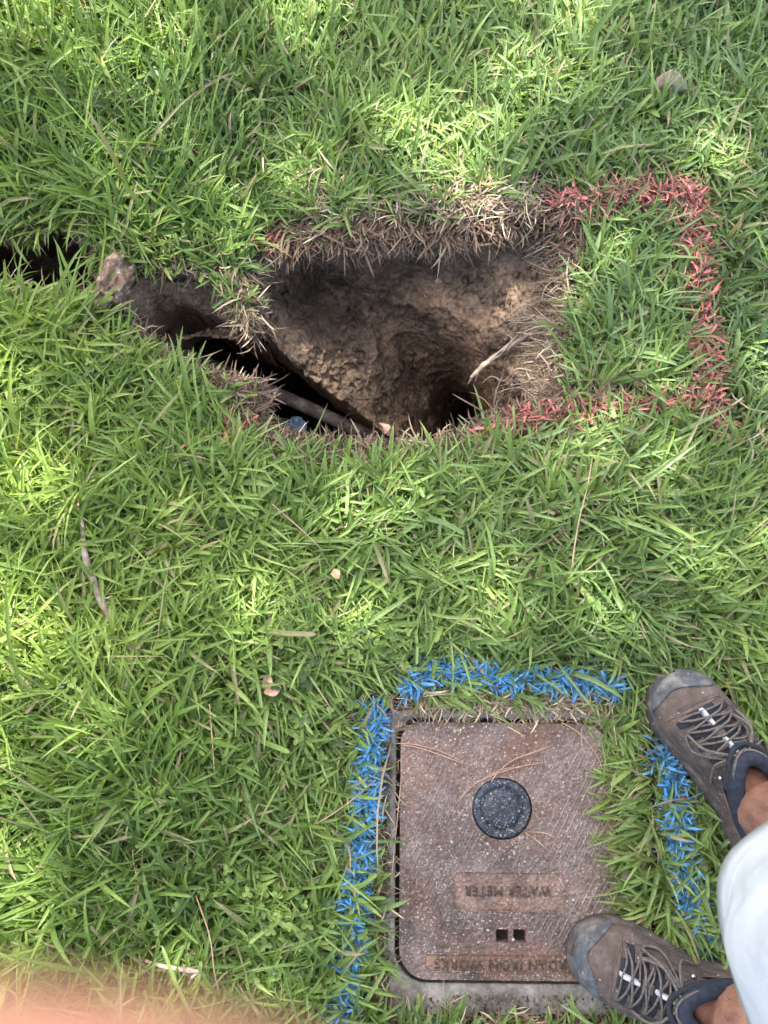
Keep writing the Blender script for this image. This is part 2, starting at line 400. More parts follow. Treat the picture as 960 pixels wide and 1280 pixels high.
pit_sheet('pit_slope', (285, 740, 245, 650), APOLY, RIDGE, SLOPE, (.62, .79), 1.5, 31, mainslope_col, None)
LEFTC = [(135, 330, .03), (168, 322, .03), (205, 326, .03), (242, 330, .03), (274, 336, .04), (300, 360, .05), (310, 395, .07), (140, 372, .03), (128, 350, .025), (158, 392, .05), (145, 400, .05),
         (165, 365, .06), (185, 392, .10), (200, 350, .06), (240, 355, .07), (200, 372, .09), (190, 404, .12), (206, 380, .12), (240, 384, .13), (265, 396, .15), (290, 408, .15), (270, 370, .10), (175, 418, .14), (165, 412, .1)]
EDGE_L = [(160, 425), (178, 416), (190, 404), (196, 388), (212, 375), (236, 380), (262, 394), (285, 404), (305, 414), (330, 425)]
CPOLY = [(330, 400), (312, 350), (290, 320), (240, 318), (205, 316), (165, 312), (120, 340), (122, 385), (150, 415)]
pit_sheet('pit_slope', (112, 340, 305, 445), CPOLY[::-1], EDGE_L[::-1], LEFTC, (0.1, 1.0), 1.5, 57,
          lambda u, v, w: np.array([.50, .39, .29]) * (1 + .3 * fbm(u, v, 0, f=.05, oct=3, seed=8))[:, None], None, .8)
# deep cavity under both
bxs = np.arange(P(-110, 320)[0], P(790, 320)[0], .006); bys = np.arange(P(400, 625)[1], P(400, 215)[1], .006)
BX, BY = np.meshgrid(bxs, bys, indexing='ij'); xx, yy = BX.ravel(), BY.ravel()
dm = sdist(xx, yy, MAINw); ds_ = sdist(xx, yy, SLITw)
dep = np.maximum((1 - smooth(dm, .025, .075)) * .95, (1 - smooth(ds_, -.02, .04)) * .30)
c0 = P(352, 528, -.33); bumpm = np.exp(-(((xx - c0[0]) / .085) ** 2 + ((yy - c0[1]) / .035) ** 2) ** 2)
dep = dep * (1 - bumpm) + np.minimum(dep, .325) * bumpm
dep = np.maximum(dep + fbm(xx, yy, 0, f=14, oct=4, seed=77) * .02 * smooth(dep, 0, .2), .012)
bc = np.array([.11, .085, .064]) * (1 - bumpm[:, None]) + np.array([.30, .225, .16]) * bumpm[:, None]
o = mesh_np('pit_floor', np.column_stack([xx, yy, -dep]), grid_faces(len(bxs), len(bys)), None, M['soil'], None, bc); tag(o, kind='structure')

# loose crumbs of soil
ico = bmesh.new(); bmesh.ops.create_icosphere(ico, subdivisions=1, radius=1); icv = np.array([v.co[:] for v in ico.verts]); ict = np.array([[v.index for v in f.verts] for f in ico.faces]); ico.free()
mb = MB()
def crumb(p, r, c):
    s = r * rng.uniform(.6, 1.3, 3) * np.array([1, 1, .7]); v = icv * s * (1 + .38 * rng.standard_normal((len(icv), 1)))
    mb.add(v + p, None, ict, c)
def slope_at(u, v):
    return P(u, v, -max(.02, float(rbf(SLOPE, np.array([[u, v]], float))[0])))
cc = rng.uniform([335, 300], [700, 520], (800, 2)); dd = rbf(SLOPE, cc); W = P(cc[:, 0], cc[:, 1], -dd)
for (u, v), w in zip(cc, W):
    if not inside([u], [v], MAIN_PX)[0] or sdist([u], [v], RIDGE + [(300, 300)])[0] < -999: continue
    side = (u - 318) * (545 - 410) - (v - 410) * (490 - 318)
    if side < 400: continue
    k = rng.uniform(.5, 1); near_c = math.exp(-((u - 575) ** 2 + (v - 425) ** 2) / 3000)
    crumb(w + np.array([0, 0, .004]), rng.choice([.0018, .0025, .004, .0065], p=[.5, .35, .13, .02]), np.array([.26, .19, .13]) * k * (1 + near_c))
for _ in range(900):     # crumbs on the rim
    i = rng.integers(len(MAIN)); p = MAIN[i] + rng.normal(0, .014, 2)
    if sdist([p[0]], [p[1]], MAINw)[0] < .001: continue
    crumb(np.array([p[0], p[1], float(ground_z(p[0], p[1])) + .003]), rng.uniform(.0015, .0045), np.array([.17, .125, .09]) * rng.uniform(.5, 1.2))
for _ in range(600):     # soil spilled on and round the meter frame
    a_, b_ = (rng.uniform(-.02, LID_W + .02), LID_H + .018 + abs(rng.normal(0, .014))) if rng.uniform() < .6 else (-.012 - abs(rng.normal(0, .006)), rng.uniform(0, LID_H + .03))
    w_ = BX_TL + bxx * a_ + bxy * b_; crumb(np.array([w_[0], w_[1], .0045]), rng.uniform(.0008, .0022), np.array([.15, .13, .095]) * rng.uniform(.5, 1.3))
for _ in range(700):    # soil on the turf edge below the pit
    u_, v_ = rng.uniform(270, 680), 0; v_ = np.interp(u_, [270, 330, 500, 600, 680], [530, 552, 566, 545, 518]) + rng.normal(0, 9); w_ = P(u_, v_)
    if sdist([w_[0]], [w_[1]], MAINw)[0] < .002: continue
    crumb(np.array([w_[0], w_[1], float(ground_z(w_[0], w_[1])) + .006]), rng.uniform(.0010, .0036), np.array([.20, .155, .115]) * rng.uniform(.5, 1.2))
o = mb.build('soil_crumbs', M['crumb'], col=True); tag(o, 'loose brown crumbs of soil on the pit slope and round its rim', 'soil crumbs', kind='stuff')

# ------------------------------------------------------------------ buried pipe, pale blue sheet, rock, roots, sticks
def noise_mat(name, c1, c2, scale, rough=.8, bumpd=.002, spec=.4, bscale=None, metal=0.0, c3=None):
    m, nt, nn, l, b = mat(name); co = objco(nt); n = noise(nt, co, scale, 6, .6)
    st = [(.32, c1), (.66, c2)] if c3 is None else [(.3, c1), (.52, c2), (.68, c3)]
    l.new(ramp(nt, n, st).outputs[0], b.inputs['Base Color']); b.inputs['Roughness'].default_value = rough; b.inputs['Specular IOR Level'].default_value = spec; b.inputs['Metallic'].default_value = metal
    bump(nt, b, noise(nt, co, bscale or scale * 3, 5, .65), .8, bumpd); return m
M['pipe'] = noise_mat('muddy_pipe', (.05, .042, .036), (.17, .135, .115), 34, .6, .004, c3=(.34, .29, .255))
M['bark'] = noise_mat('grey_bark', (.16, .12, .085), (.34, .27, .21), 60, .9, .003, c3=(.48, .40, .33))
M['rock'] = noise_mat('clod_rock', (.08, .05, .035), (.26, .17, .115), 70, .9, .006, c3=(.60, .49, .33))
M['leaf'] = noise_mat('dry_leaf', (.33, .17, .09), (.62, .42, .28), 90, .7, .001)
M['needle'] = noise_mat('pine_needle', (.30, .17, .10), (.52, .36, .24), 40, .6, .0003)
M['scrap'] = noise_mat('pale_blue', (.22, .32, .46), (.55, .66, .80), 60, .25, .002)

pa, pb = P(300, 472, -.27), P(510, 566, -.27)
pts = [pa + (pb - pa) * t + np.array([0, 0, .004 * math.sin(t * 5)]) for t in np.linspace(-.35, 1.25, 30)]
v, q, t = tube_data(pts, .0112, 18, seed=None)
v[:, 2] += .0008 * fbm(v[:, 0], v[:, 1], v[:, 2], f=120, oct=3, seed=3)
o = mesh_np('buried_pipe', v, q, t, M['pipe']); tag(o, 'muddy brown pipe crossing the dark trench at the lower left of the pit', 'pipe')
# crumpled sheet with pale blue put in as its colour
n = 26; gu, gv2 = np.meshgrid(np.linspace(-1, 1, n), np.linspace(-1, 1, n), indexing='ij'); c0 = P(371, 530, -.29)
zz = .008 + .010 * np.abs(fbm(gu, gv2, 0, f=2.2, oct=4, seed=41)); wr = 1 + .25 * fbm(gu, gv2, 1, f=1.2, oct=2, seed=42)
rr = np.hypot(gu, gv2); V = np.stack([c0[0] + gu * .017 * wr * 1.1, c0[1] + gv2 * .012 * wr, c0[2] + zz - .01 * rr], -1).reshape(-1, 3)
o = mesh_np('pale_blue_sheet', V, grid_faces(n, n, (rr.ravel() < 1.05)), None, M['scrap'], smooth_=False); tag(o, 'small crumpled pale blue sheet lying in the trench beside the pipe', 'plastic scrap')
# rock / clod of pale and rusty stone at the rim
def lump(name, c, size, rz, m, seed, amp=.28, sub=4, tilt=0, fine=0.0):
    bm = bmesh.new(); bmesh.ops.create_icosphere(bm, subdivisions=sub, radius=1)
    a = np.array([x.co[:] for x in bm.verts]); f = np.array([[x.index for x in g.verts] for g in bm.faces]); bm.free()
    k = 1 + amp * fbm(a[:, 0], a[:, 1], a[:, 2], f=1.3, oct=5, seed=seed); k = k + fine * (np.abs(fbm(a[:, 0], a[:, 1], a[:, 2], f=3.5, oct=4, seed=seed + 3)) - .4); a = np.sign(a) * np.abs(a) ** .85 * k[:, None] * np.array(size)
    o = mesh_np(name, a, None, f, m); o.location = c; o.rotation_euler = (tilt, 0, rz); return o
o = lump('clod', P(139, 357, .014), (.021, .036, .020), R(-24), M['rock'], 15, .55, 5, 0, .35); tag(o, 'rust and cream coloured stone clod between the narrow slit and the pit', 'rock')
o = lump('clod', P(838, 105, .026), (.019, .013, .017), R(10), M['bark'], 9); tag(o, 'small grey brown clod of earth in the grass at the upper right', 'rock')

def tubes_obj(name, m, paths, parent=None, seg=7, seed=1):
    mb2 = MB()
    for pth, r in paths:
        cp = catmull(pth, 6); rad = np.interp(np.linspace(0, 1, len(cp)), np.linspace(0, 1, len(r)), r) if np.ndim(r) else r
        mb2.tube(cp, rad, seg, seed=seed)
    return mb2.build(name, m, parent)
def pz(lst): return [P(u, v, z) for u, v, z in lst]
root = empty('dead_root', P(690, 420, -.02)); tag(root, 'pale grey dead root sticking out over the right side of the pit', 'root')
def rel(lst, org): return [p - np.array(org) for p in lst]
org = np.array(root.location)
tubes_obj('root_stem', M['bark'], [(rel(pz([(588, 473, -.11), (600, 461, -.105), (616, 448, -.10), (634, 436, -.09), (652, 424, -.07), (672, 412, -.05), (700, 400, -.02)]), org), [.0028, .0042, .0048, .0042, .003, .002, .001])], root, 9, 3)
br = [[(592, 470, -.11), (585, 480, -.12)], [(597, 466, -.105), (594, 478, -.12)], [(634, 436, -.09), (640, 424, -.08), (634, 418, -.08)], [(640, 430, -.085), (668, 428, -.06), (690, 420, -.04)], [(628, 440, -.09), (650, 416, -.07), (668, 404, -.05)], [(610, 452, -.10), (640, 426, -.08), (655, 408, -.06)]]
for b_ in br:
    tubes_obj('root_branch', M['bark'], [(rel(pz(b_), org), [.0022, .0016, .0007])], root, 6, 8)
for k in range(22):
    u0, v0 = rng.uniform(655, 704), rng.uniform(375, 505); a_ = rng.normal(2.75, .45); L0 = rng.uniform(22, 60); zz0 = -rng.uniform(.004, .03)
    pts_ = [(u0 + math.cos(a_) * L0 * t_ + rng.normal(0, 2.5), v0 + math.sin(a_) * L0 * t_ * .6 + rng.normal(0, 3), zz0 - .055 * max(t_, 0) ** 1.2) for t_ in (-.15, .2, .5, .8, 1)]
    tubes_obj('root_fibre', M['bark'], [(rel(pz(pts_), org), [rng.uniform(.0007, .0016), .0009, .0004])], root, 5, k)
st = empty('fallen_stick', P(115, 720, .02)); tag(st, 'knobbly grey brown stick half buried in the grass at the left', 'stick'); org = np.array(st.location)
tubes_obj('stick_stem', M['bark'], [(rel(pz([(94, 612, .02), (100, 640, .028), (104, 672, .03), (107, 700, .038), (117, 726, .040), (124, 745, .042), (136, 768, .038), (150, 792, .022), (168, 812, .03), (180, 822, .01)]), org), [.002, .004, .0032, .0048, .0042, .0055, .005, .003, .0045, .002])], st, 10, 5)
tubes_obj('twig', M['bark'], [(rel(pz([(124, 745, .042), (132, 748, .045), (140, 745, .05)]), org), [.002, .001])], st, 6, 6)
o = tubes_obj('pale_stick', M['bark'], [(pz([(182, 1201, .03), (205, 1208, .04), (235, 1213, .045), (252, 1214, .04)]), [.0018, .0028, .0034, .002]), (pz([(252, 1211, .04), (240, 1222, .038), (236, 1230, .03)]), [.0025, .0012])], seed=4)
tag(o, 'short pale forked twig in the grass at the bottom left', 'stick')

# pine needles and stalks
def needle(name, pathpx, z, r, label, m='needle', group=None, seg=5):
    pth = [P(u, v, z if np.ndim(z) == 0 else z[i]) for i, (u, v) in enumerate(pathpx)]
    cp = catmull(pth, 6); mb2 = MB(); mb2.tube(cp, np.interp(np.linspace(0, 1, len(cp)), [0, .1, .8, 1], [r * .8, r, r * .9, r * .3]), seg)
    o = mb2.build(name, M[m]); tag(o, label, 'pine needle' if name == 'pine_needle' else 'stalk', group); return o
G = 'pine needles fallen on the meter lid and lawn'
needle('pine_needle', [(572, 1003), (593, 981), (624, 966), (656, 957), (690, 952)], .0085, .0008, 'long tan pine needle arching over the round black plug', group=G)
needle('pine_needle', [(573, 999), (598, 977), (628, 962), (640, 960), (652, 960)], .0095, .0006, 'short tan pine needle lying against the long one above the plug', group=G)
needle('pine_needle', [(614, 977), (624, 964), (640, 951), (665, 941), (687, 933)], .0105, .0007, 'pine needle crossing the others above the plug and rising right', group=G)
needle('pine_needle', [(502, 931), (520, 934), (540, 940), (562, 948), (584, 956)], .0085, .0008, 'lower of two needles lying on the upper left of the meter lid', group=G)
needle('pine_needle', [(494, 929), (520, 931), (545, 937), (560, 943), (580, 953)], .0095, .0007, 'upper of two needles lying on the upper left of the meter lid', group=G)
needle('pine_needle', [(702, 903), (722, 915), (738, 933), (748, 948), (752, 960)], .0085, .0008, 'curved tan needle at the upper right corner of the meter lid', group=G)
needle('pine_needle', [(657, 1041), (670, 1050), (684, 1061)], .0085, .0008, 'short greenish needle below the right of the round plug', group=G)
needle('pine_needle', [(664, 1040), (680, 1041), (694, 1047)], .0085, .0006, 'thin pale needle just right of the round plug', group=G)
needle('pine_needle', [(489, 1105), (493, 1060), (499, 1000), (503, 955)], .006, .0007, 'long pine needle along the left edge of the meter frame', group=G)
needle('dry_stalk', [(742, 560), (735, 605), (724, 650), (716, 700), (711, 755)], [.02, .05, .06, .05, .02], .0010, 'long straight reddish dry stalk standing in the middle right grass', 'needle')
needle('dry_stalk', [(470, 975), (440, 1000), (412, 1020), (385, 1035)], [.03, .045, .045, .04], .0008, 'thin pale stalk pointing left from the blue painted strip', 'needle')
needle('dry_stalk', [(262, 880), (265, 920), (268, 965)], [.05, .055, .045], .0009, 'upright tan stalk in the lower left grass', 'needle')
needle('dry_stalk', [(340, 630), (380, 665), (405, 690)], [.05, .05, .04], .0008, 'thin brown stalk in the grass below the left of the pit', 'needle')
needle('dry_stalk', [(245, 1120), (262, 1170), (268, 1215), (275, 1245)], [.04, .055, .05, .04], .0009, 'brown stalk beside the forked twig at the bottom', 'needle')

# ------------------------------------------------------------------ water meter frame and lid
def lid_material(name, base, base2, speck=.9, rust=(.24, .115, .065), rustpos=None):
    m, nt, nn, l, b = mat(name); co = objco(nt)
    n1 = noise(nt, co, 14, 5, .6); n2 = noise(nt, co, 90, 5, .7)
    c = ramp(nt, n1, [(.3, base), (.7, base2)]).outputs[0]
    r2 = ramp(nt, n2, [(.3, (.62, .62, .62)), (.65, (1.2, 1.2, 1.2))]); c = mix(nt, 1.0, c, r2.outputs[0], 'MULTIPLY')
    dk = ramp(nt, noise(nt, co, 6, 5, .7), [(.42, (.50, .50, .52)), (.58, (1, 1, 1))]); c = mix(nt, 1.0, c, dk.outputs[0], 'MULTIPLY')
    rs = ramp(nt, noise(nt, co, 9, 3), [(.50, (0, 0, 0)), (.66, (.32, .32, .32))]); c = mix(nt, rs.outputs[0], c, rust)
    # worn rust near the bottom edge and the name panel
    if rustpos:
        sp = N(nt, 'ShaderNodeSeparateXYZ'); l.new(co, sp.inputs[0])
        mr = N(nt, 'ShaderNodeMapRange'); l.new(sp.outputs[1], mr.inputs[0]); mr.inputs[1].default_value = rustpos[0]; mr.inputs[2].default_value = rustpos[1]; mr.inputs[3].default_value = 0; mr.inputs[4].default_value = .75
        f = mix(nt, 1.0, mr.outputs[0], ramp(nt, n2, [(.3, (.4,)*3), (.6, (1, 1, 1))]).outputs[0], 'MULTIPLY'); c = mix(nt, f, c, (.33, .18, .105))
    for sc, th, br_, seed in ((170, .20, .40, 0), (330, .26, .40, 1), (80, .13, .42, 2), (250, .25, .36, 2)):
        v = voro(nt, co, sc); rnd = N(nt, 'ShaderNodeSeparateColor'); l.new(v.outputs['Color'], rnd.inputs[0])
        ra = ramp(nt, v.outputs['Distance'], [(th, (1, 1, 1)), (th + .09, (0, 0, 0))]); rb = ramp(nt, rnd.outputs[seed], [(.45, (0, 0, 0)), (.8, (speck,)*3)])
        cl = ramp(nt, noise(nt, co, 17 + 9 * seed, 4, .7), [(.38, (.25,)*3), (.6, (1, 1, 1))]); cl_o = cl.outputs[0]
        f = mix(nt, 1.0, ra.outputs[0], rb.outputs[0], 'MULTIPLY'); f = mix(nt, 1.0, f, cl_o, 'MULTIPLY'); c = mix(nt, f, c, (br_, br_ * .87, br_ * .76))
    l.new(c, b.inputs['Base Color']); b.inputs['Roughness'].default_value = .72; b.inputs['Specular IOR Level'].default_value = .35
    v = voro(nt, co, 210); ad = N(nt, 'ShaderNodeMath', operation='SUBTRACT'); l.new(n2, ad.inputs[0]); l.new(v.outputs['Distance'], ad.inputs[1])
    bump(nt, b, ad.outputs[0], .9, .0022); return m
M['lid'] = lid_material('rusty_cast_lid', (.105, .078, .066), (.192, .146, .122), rustpos=(-.325, -.345))
M['panel'] = lid_material('rusty_name_panel', (.155, .105, .082), (.24, .158, .118), .6)
M['rust'] = lid_material('rust_name_panel', (.165, .105, .070), (.27, .17, .112), .6)
M['plug'] = lid_material('black_plug', (.026, .034, .046), (.060, .074, .094), .75, rust=(.03, .04, .055))
M['letter'] = lid_material('cast_letter', (.055, .040, .032), (.105, .077, .061), .4)
M['rib'] = lid_material('pale_rib', (.20, .16, .14), (.34, .28, .245), .5)  # paler than the plate so the ribs show where light gives no shading
M['hollow'] = noise_mat('dark_hollow', (.02, .016, .013), (.06, .045, .035), 60, .9, .002)
m_, nt_, nn_, l_, b_ = mat('old_concrete'); co_ = objco(nt_)
c_ = ramp(nt_, noise(nt_, co_, 22, 6, .65), [(.30, (.07, .06, .05)), (.52, (.23, .215, .19)), (.74, (.37, .35, .315))]).outputs[0]
r_ = ramp(nt_, noise(nt_, co_, 120, 4, .7), [(.3, (.6,)*3), (.65, (1.15,)*3)]); c_ = mix(nt_, 1.0, c_, r_.outputs[0], 'MULTIPLY')
rs_ = ramp(nt_, noise(nt_, co_, 40, 3), [(.6, (0, 0, 0)), (.72, (.7,)*3)]); c_ = mix(nt_, rs_.outputs[0], c_, (.09, .065, .045)); v_ = voro(nt_, co_, 260); rv_ = ramp(nt_, v_.outputs['Distance'], [(.12, (.5,)*3), (.3, (0, 0, 0))]); c_ = mix(nt_, rv_.outputs[0], c_, (.14, .12, .10))
l_.new(c_, b_.inputs['Base Color']); b_.inputs['Roughness'].default_value = .9; bump(nt_, b_, noise(nt_, co_, 140, 6, .7), .9, .004); M['concrete'] = m_

box = empty('water_meter_box', (BX_TL[0], BX_TL[1], 0), LID_ANG)      # local: x right, y NEGATIVE down the photograph
tag(box, 'rusty iron water meter lid in a concrete frame at the bottom', 'water meter')
def rrect(x0, y0, x1, y1, rad, n=7):
    """corners in lid coordinates (y down); returns a loop in local xy (y flipped); rad = tl,tr,br,bl"""
    out = []
    for (cx, cy, a0, r) in ((x0, y0, 180, rad[0]), (x1, y0, 270, rad[1]), (x1, y1, 0, rad[2]), (x0, y1, 90, rad[3])):
        ox = cx + (r if cx == x0 else -r); oy = cy + (r if cy == y0 else -r)
        for i in range(n + 1): a = R(a0 + 90 * i / n); out.append((ox + r * math.cos(a), -(oy + r * math.sin(a))))
    return out
LZ = .006
lidloop = rrect(0, 0, LID_W, LID_H, (.026, .045, .03, .036))
def loc(px, py):
    a, b = lid_local(px, py); return float(a), -float(b)
# recesses: two lifting slots, plug seat, name panels (floor depth below the top)
def sq(px, py, w, h): x, y = loc(px, py); return [(x - w/2, y + h/2), (x + w/2, y + h/2), (x + w/2, y - h/2), (x - w/2, y - h/2)]
SLOT1 = sq(627, 1168, .0155, .0155); SLOT2 = sq(648.5, 1168, .0155, .0155)
PLC = loc(627, 1010); PLR = .0385
PLUGC = [(PLC[0] + PLR * math.cos(a), PLC[1] + PLR * math.sin(a)) for a in np.linspace(0, 2 * pi, 48, endpoint=False)]
x0, y0 = loc(566, 1088); x1, y1 = loc(705, 1139)
PAN1 = rrect(x0, -y0, x1, -y1, (.008, .003, .003, .012), 4)
x0, y0 = loc(530, 1190); x1, y1 = loc(778, 1215)
PAN2 = rrect(x0, -y0, x1, -y1, (.004, .004, .004, .010), 4)
x0, y0 = loc(548, 915); x1, y1 = loc(716, 940)
PAN3 = rrect(x0, -y0, x1, -y1, (.003,) * 4, 3)
recs = [(refine(SLOT1, .004), .025), (refine(SLOT2, .004), .025), (np.array(PLUGC), .006), (refine(PAN1, .008), .0016), (refine(PAN2, .008), .0014), (refine(PAN3, .008), .0007)]
ll = refine(lidloop, .008)
gp = rng.uniform([.004, -LID_H + .004], [LID_W - .004, -.004], (1800, 2)); gp = gp[sdist(gp[:, 0], gp[:, 1], lidloop) < -.003]
for r0, _ in recs: gp = gp[np.abs(sdist(gp[:, 0], gp[:, 1], r0)) > .0015]
def keepl(cx, cy):
    k = inside(cx, cy, ll)
    for r0, _ in recs: k &= ~inside(cx, cy, r0)
    return k
v2, t2 = cdt(gp, [ll] + [r for r, _ in recs], keepl)
mb = MB(); mb.add(np.column_stack([v2, LZ + .0005 * fbm(v2[:, 0], v2[:, 1], 0, f=60, oct=2, seed=6)]), None, t2)
V, Q = ring_wall(ll, LZ - .0003, LZ - .018); mb.add(V, Q[:, ::-1])
for r0, dpt in recs: V, Q = ring_wall(r0, LZ, LZ - dpt); mb.add(V, Q)
mb.build('lid_plate', M['lid'], box, smooth_=False)
for r0, dpt, nm, mm in ((recs[3][0], .0016, 'name_panel', 'panel'), (recs[4][0], .0014, 'name_panel', 'rust'), (recs[5][0], .0007, 'name_panel', 'lid'), (recs[0][0], .0245, 'slot_floor', 'hollow'), (recs[1][0], .0245, 'slot_floor', 'hollow')):
    v2, t2 = cdt([], [r0], lambda cx, cy: inside(cx, cy, r0)); v2 = (v2 - v2.mean(0)) * 1.0 + v2.mean(0)
    mesh_np(nm, np.column_stack([v2, np.full(len(v2), LZ - dpt)]), None, t2, M[mm], box, smooth_=False)
# raised frames round the panels and a rim line
mb = MB()
for lp in (PAN1, PAN2):
    r = np.array([(a, b, LZ + .0002) for a, b in lp] + [(*lp[0], LZ + .0002)]); mb.tube(r, .0009, 6, cap=False)
mb.build('panel_border', M['lid'], box)
# diamond tread: crossing ribs standing proud, broken by wear
mb = MB(); sp = .0098
excl = [np.array(r) for r, _ in recs]
def rib_ok(p):
    ok = sdist(p[:, 0], p[:, 1], lidloop) < -.006
    for r0 in excl: ok &= sdist(p[:, 0], p[:, 1], r0) > .004
    ok &= (-p[:, 1] > .030) & (-p[:, 1] < LID_H - .044); return ok
for sgn in (1, -1):
    dirv = np.array([math.cos(R(62)) * sgn, math.sin(R(62))]); nv = np.array([dirv[1], -dirv[0]])
    for k in range(-60, 100):
        o0 = nv * k * sp * .82; ts = np.arange(-.6, .6, .006); p = np.array([LID_W / 2, -LID_H / 2]) + o0 + ts[:, None] * dirv
        okk = rib_ok(p); wear = vnoise(p[:, 0] * 40, p[:, 1] * 40, k * .1, seed=3) > -.12; okk &= wear
        i = 0
        while i < len(p):
            if not okk[i]: i += 1; continue
            j = i
            while j + 1 < len(p) and okk[j + 1]: j += 1
            if j - i >= 1:
                a, b = p[i], p[j]; hw = .00085; hz = .0011
                V = [(*(a - nv * hw), LZ - .0003), (*(a + nv * hw), LZ - .0003), (*(b + nv * hw), LZ - .0003), (*(b - nv * hw), LZ - .0003), (*a, LZ + hz), (*b, LZ + hz)]
                mb.add(V, [(0, 3, 5, 4), (1, 4, 5, 2)] if sgn > 0 else [(0, 3, 5, 4), (1, 4, 5, 2)])
            i = j + 1
o = mb.build('tread_ribs', M['rib'], box, smooth_=False); o['kind'] = 'stuff'
# the round plug
prof = [(0, .0012), (.016, .0014), (.0235, .0010), (.0243, -.0028), (.0275, -.0032), (.0287, .0010), (.033, .0014), (.0362, .0010), (.0372, -.001), (.0374, -.006)]
na = 56; V = [(PLC[0] + r * math.cos(a), PLC[1] + r * math.sin(a), LZ - .0012 + z + .0004 * math.sin(9 * a)) for r, z in prof for a in np.linspace(0, 2*pi, na, endpoint=False)]
q = [(i*na+j, i*na+(j+1) % na, (i+1)*na+(j+1) % na, (i+1)*na+j) for i in range(len(prof)-1) for j in range(na)]
mesh_np('plug', V, q, None, M['plug'], box)
# grit lying on the lid
mb = MB()
for _ in range(420):
    x, y = rng.uniform(.008, LID_W - .01), -rng.uniform(.008, LID_H - .01); r = rng.choice([.0009, .0014, .0022], p=[.6, .32, .08])
    g = rng.uniform(.16, .42); s = icv * r * rng.uniform(.7, 1.2, 3) * np.array([1, 1, .5]); mb.add(s + np.array([x, y, LZ + .0003]), None, ict, (g, g * .9, g * .8))
o = mb.build('grit', blade_material('grit_grain', .0, .8, .3), box, col=True); o['kind'] = 'stuff'
# cast lettering, upside down for the photographer
def lettering(name, txt, cx, cy, width, size, z, depth=.0012):
    cu = bpy.data.curves.new(name, 'FONT'); cu.body = txt; cu.size = size; cu.extrude = depth; cu.align_x = 'CENTER'; cu.align_y = 'CENTER'; cu.space_character = 1.12; cu.bevel_depth = .0001; cu.resolution_u = 3; cu.offset = 0
    tmp = bpy.data.objects.new(name, cu); C.objects.link(tmp); bpy.context.view_layer.update()
    me = bpy.data.meshes.new_from_object(tmp.evaluated_get(bpy.context.evaluated_depsgraph_get())); C.objects.unlink(tmp); bpy.data.objects.remove(tmp)
    w = max(v.co.x for v in me.vertices) - min(v.co.x for v in me.vertices); k = width / w
    for v in me.vertices: v.co.x *= k
    me.materials.clear(); me.materials.append(M['letter']); o = link(name, me, box); o.location = (cx, cy, z); o.rotation_euler = (0, 0, pi); return o
a, b = loc(634, 1112); lettering('raised_lettering', 'WATER METER', a, b, .110, .0175, LZ - .0004)
xl, yl = loc(543, 1202); xr, yr = loc(770, 1206); lettering('raised_lettering', 'EAST JORDAN IRON WORKS', (xl + xr) / 2, (yl + yr) / 2, abs(xr - xl), .0160, LZ - .0003)
# concrete frame
inner = rrect(-.0055, -.0055, LID_W + .0055, LID_H + .005, (.030, .049, .034, .040)); outer = rrect(-.017, -.015, LID_W + .024, LID_H + .040, (.012, .02, .02, .02), 5)
ii = refine(inner, .006); oo_ = refine(outer, .006)
oo_ = oo_ + .0028 * np.stack([fbm(oo_[:, 0], oo_[:, 1], 0, f=70, oct=3, seed=1), fbm(oo_[:, 0], oo_[:, 1], 5, f=70, oct=3, seed=2)], 1)
gp = rng.uniform([-.02, -LID_H - .042], [LID_W + .026, .016], (6000, 2)); gp = gp[(sdist(gp[:, 0], gp[:, 1], outer) < -.004) & (sdist(gp[:, 0], gp[:, 1], inner) > .001)]
v2, t2 = cdt(gp, [oo_, ii], lambda cx, cy: inside(cx, cy, oo_) & ~inside(cx, cy, ii))
ed = np.minimum(np.abs(sdist(v2[:, 0], v2[:, 1], ii)), np.abs(sdist(v2[:, 0], v2[:, 1], oo_)))
zf = .004 + .0022 * fbm(v2[:, 0], v2[:, 1], 0, f=55, oct=3, seed=14) - .003 * np.exp(-ed / .0018)
mb = MB(); mb.add(np.column_stack([v2, zf]), None, t2)
V, Q = ring_wall(ii, .0018, -.03); mb.add(V, Q); V, Q = ring_wall(oo_, .001, -.06); mb.add(V, Q[:, ::-1])
mb.build('concrete_frame', M['concrete'], box)
rb = rrect(-.008, -.008, LID_W + .008, LID_H + .008, (.03, .045, .03, .036))
v2, t2 = cdt([], [rb], lambda cx, cy: inside(cx, cy, rb)); mesh_np('frame_ledge', np.column_stack([v2, np.full(len(v2), -.022)]), None, t2, M['hollow'], box)

# ------------------------------------------------------------------ person: shoes, ankles, shirt, hand
def fabric(name, c1, c2, scale=90, rough=.9, dist=.0008, dust=None):
    m, nt, nn, l, b = mat(name); co = objco(nt)
    c = ramp(nt, noise(nt, co, scale, 5, .65), [(.3, c1), (.7, c2)]).outputs[0]
    if dust:
        f = ramp(nt, noise(nt, co, 38, 6, .7), [(.47, (0, 0, 0)), (.64, (dust[1],)*3)]); c = mix(nt, f.outputs[0], c, dust[0])
        v = voro(nt, co, 160); rnd = N(nt, 'ShaderNodeSeparateColor'); l.new(v.outputs['Color'], rnd.inputs[0])
        ra = ramp(nt, v.outputs['Distance'], [(.12, (1, 1, 1)), (.2, (0, 0, 0))]); rb = ramp(nt, rnd.outputs[0], [(.8, (0, 0, 0)), (.86, (.8,)*3)])
        c = mix(nt, mix(nt, 1.0, ra.outputs[0], rb.outputs[0], 'MULTIPLY'), c, (.5, .48, .45))
    l.new(c, b.inputs['Base Color']); b.inputs['Roughness'].default_value = rough; b.inputs['Specular IOR Level'].default_value = .3
    bump(nt, b, noise(nt, co, 700, 3, .6), .7, dist); return m
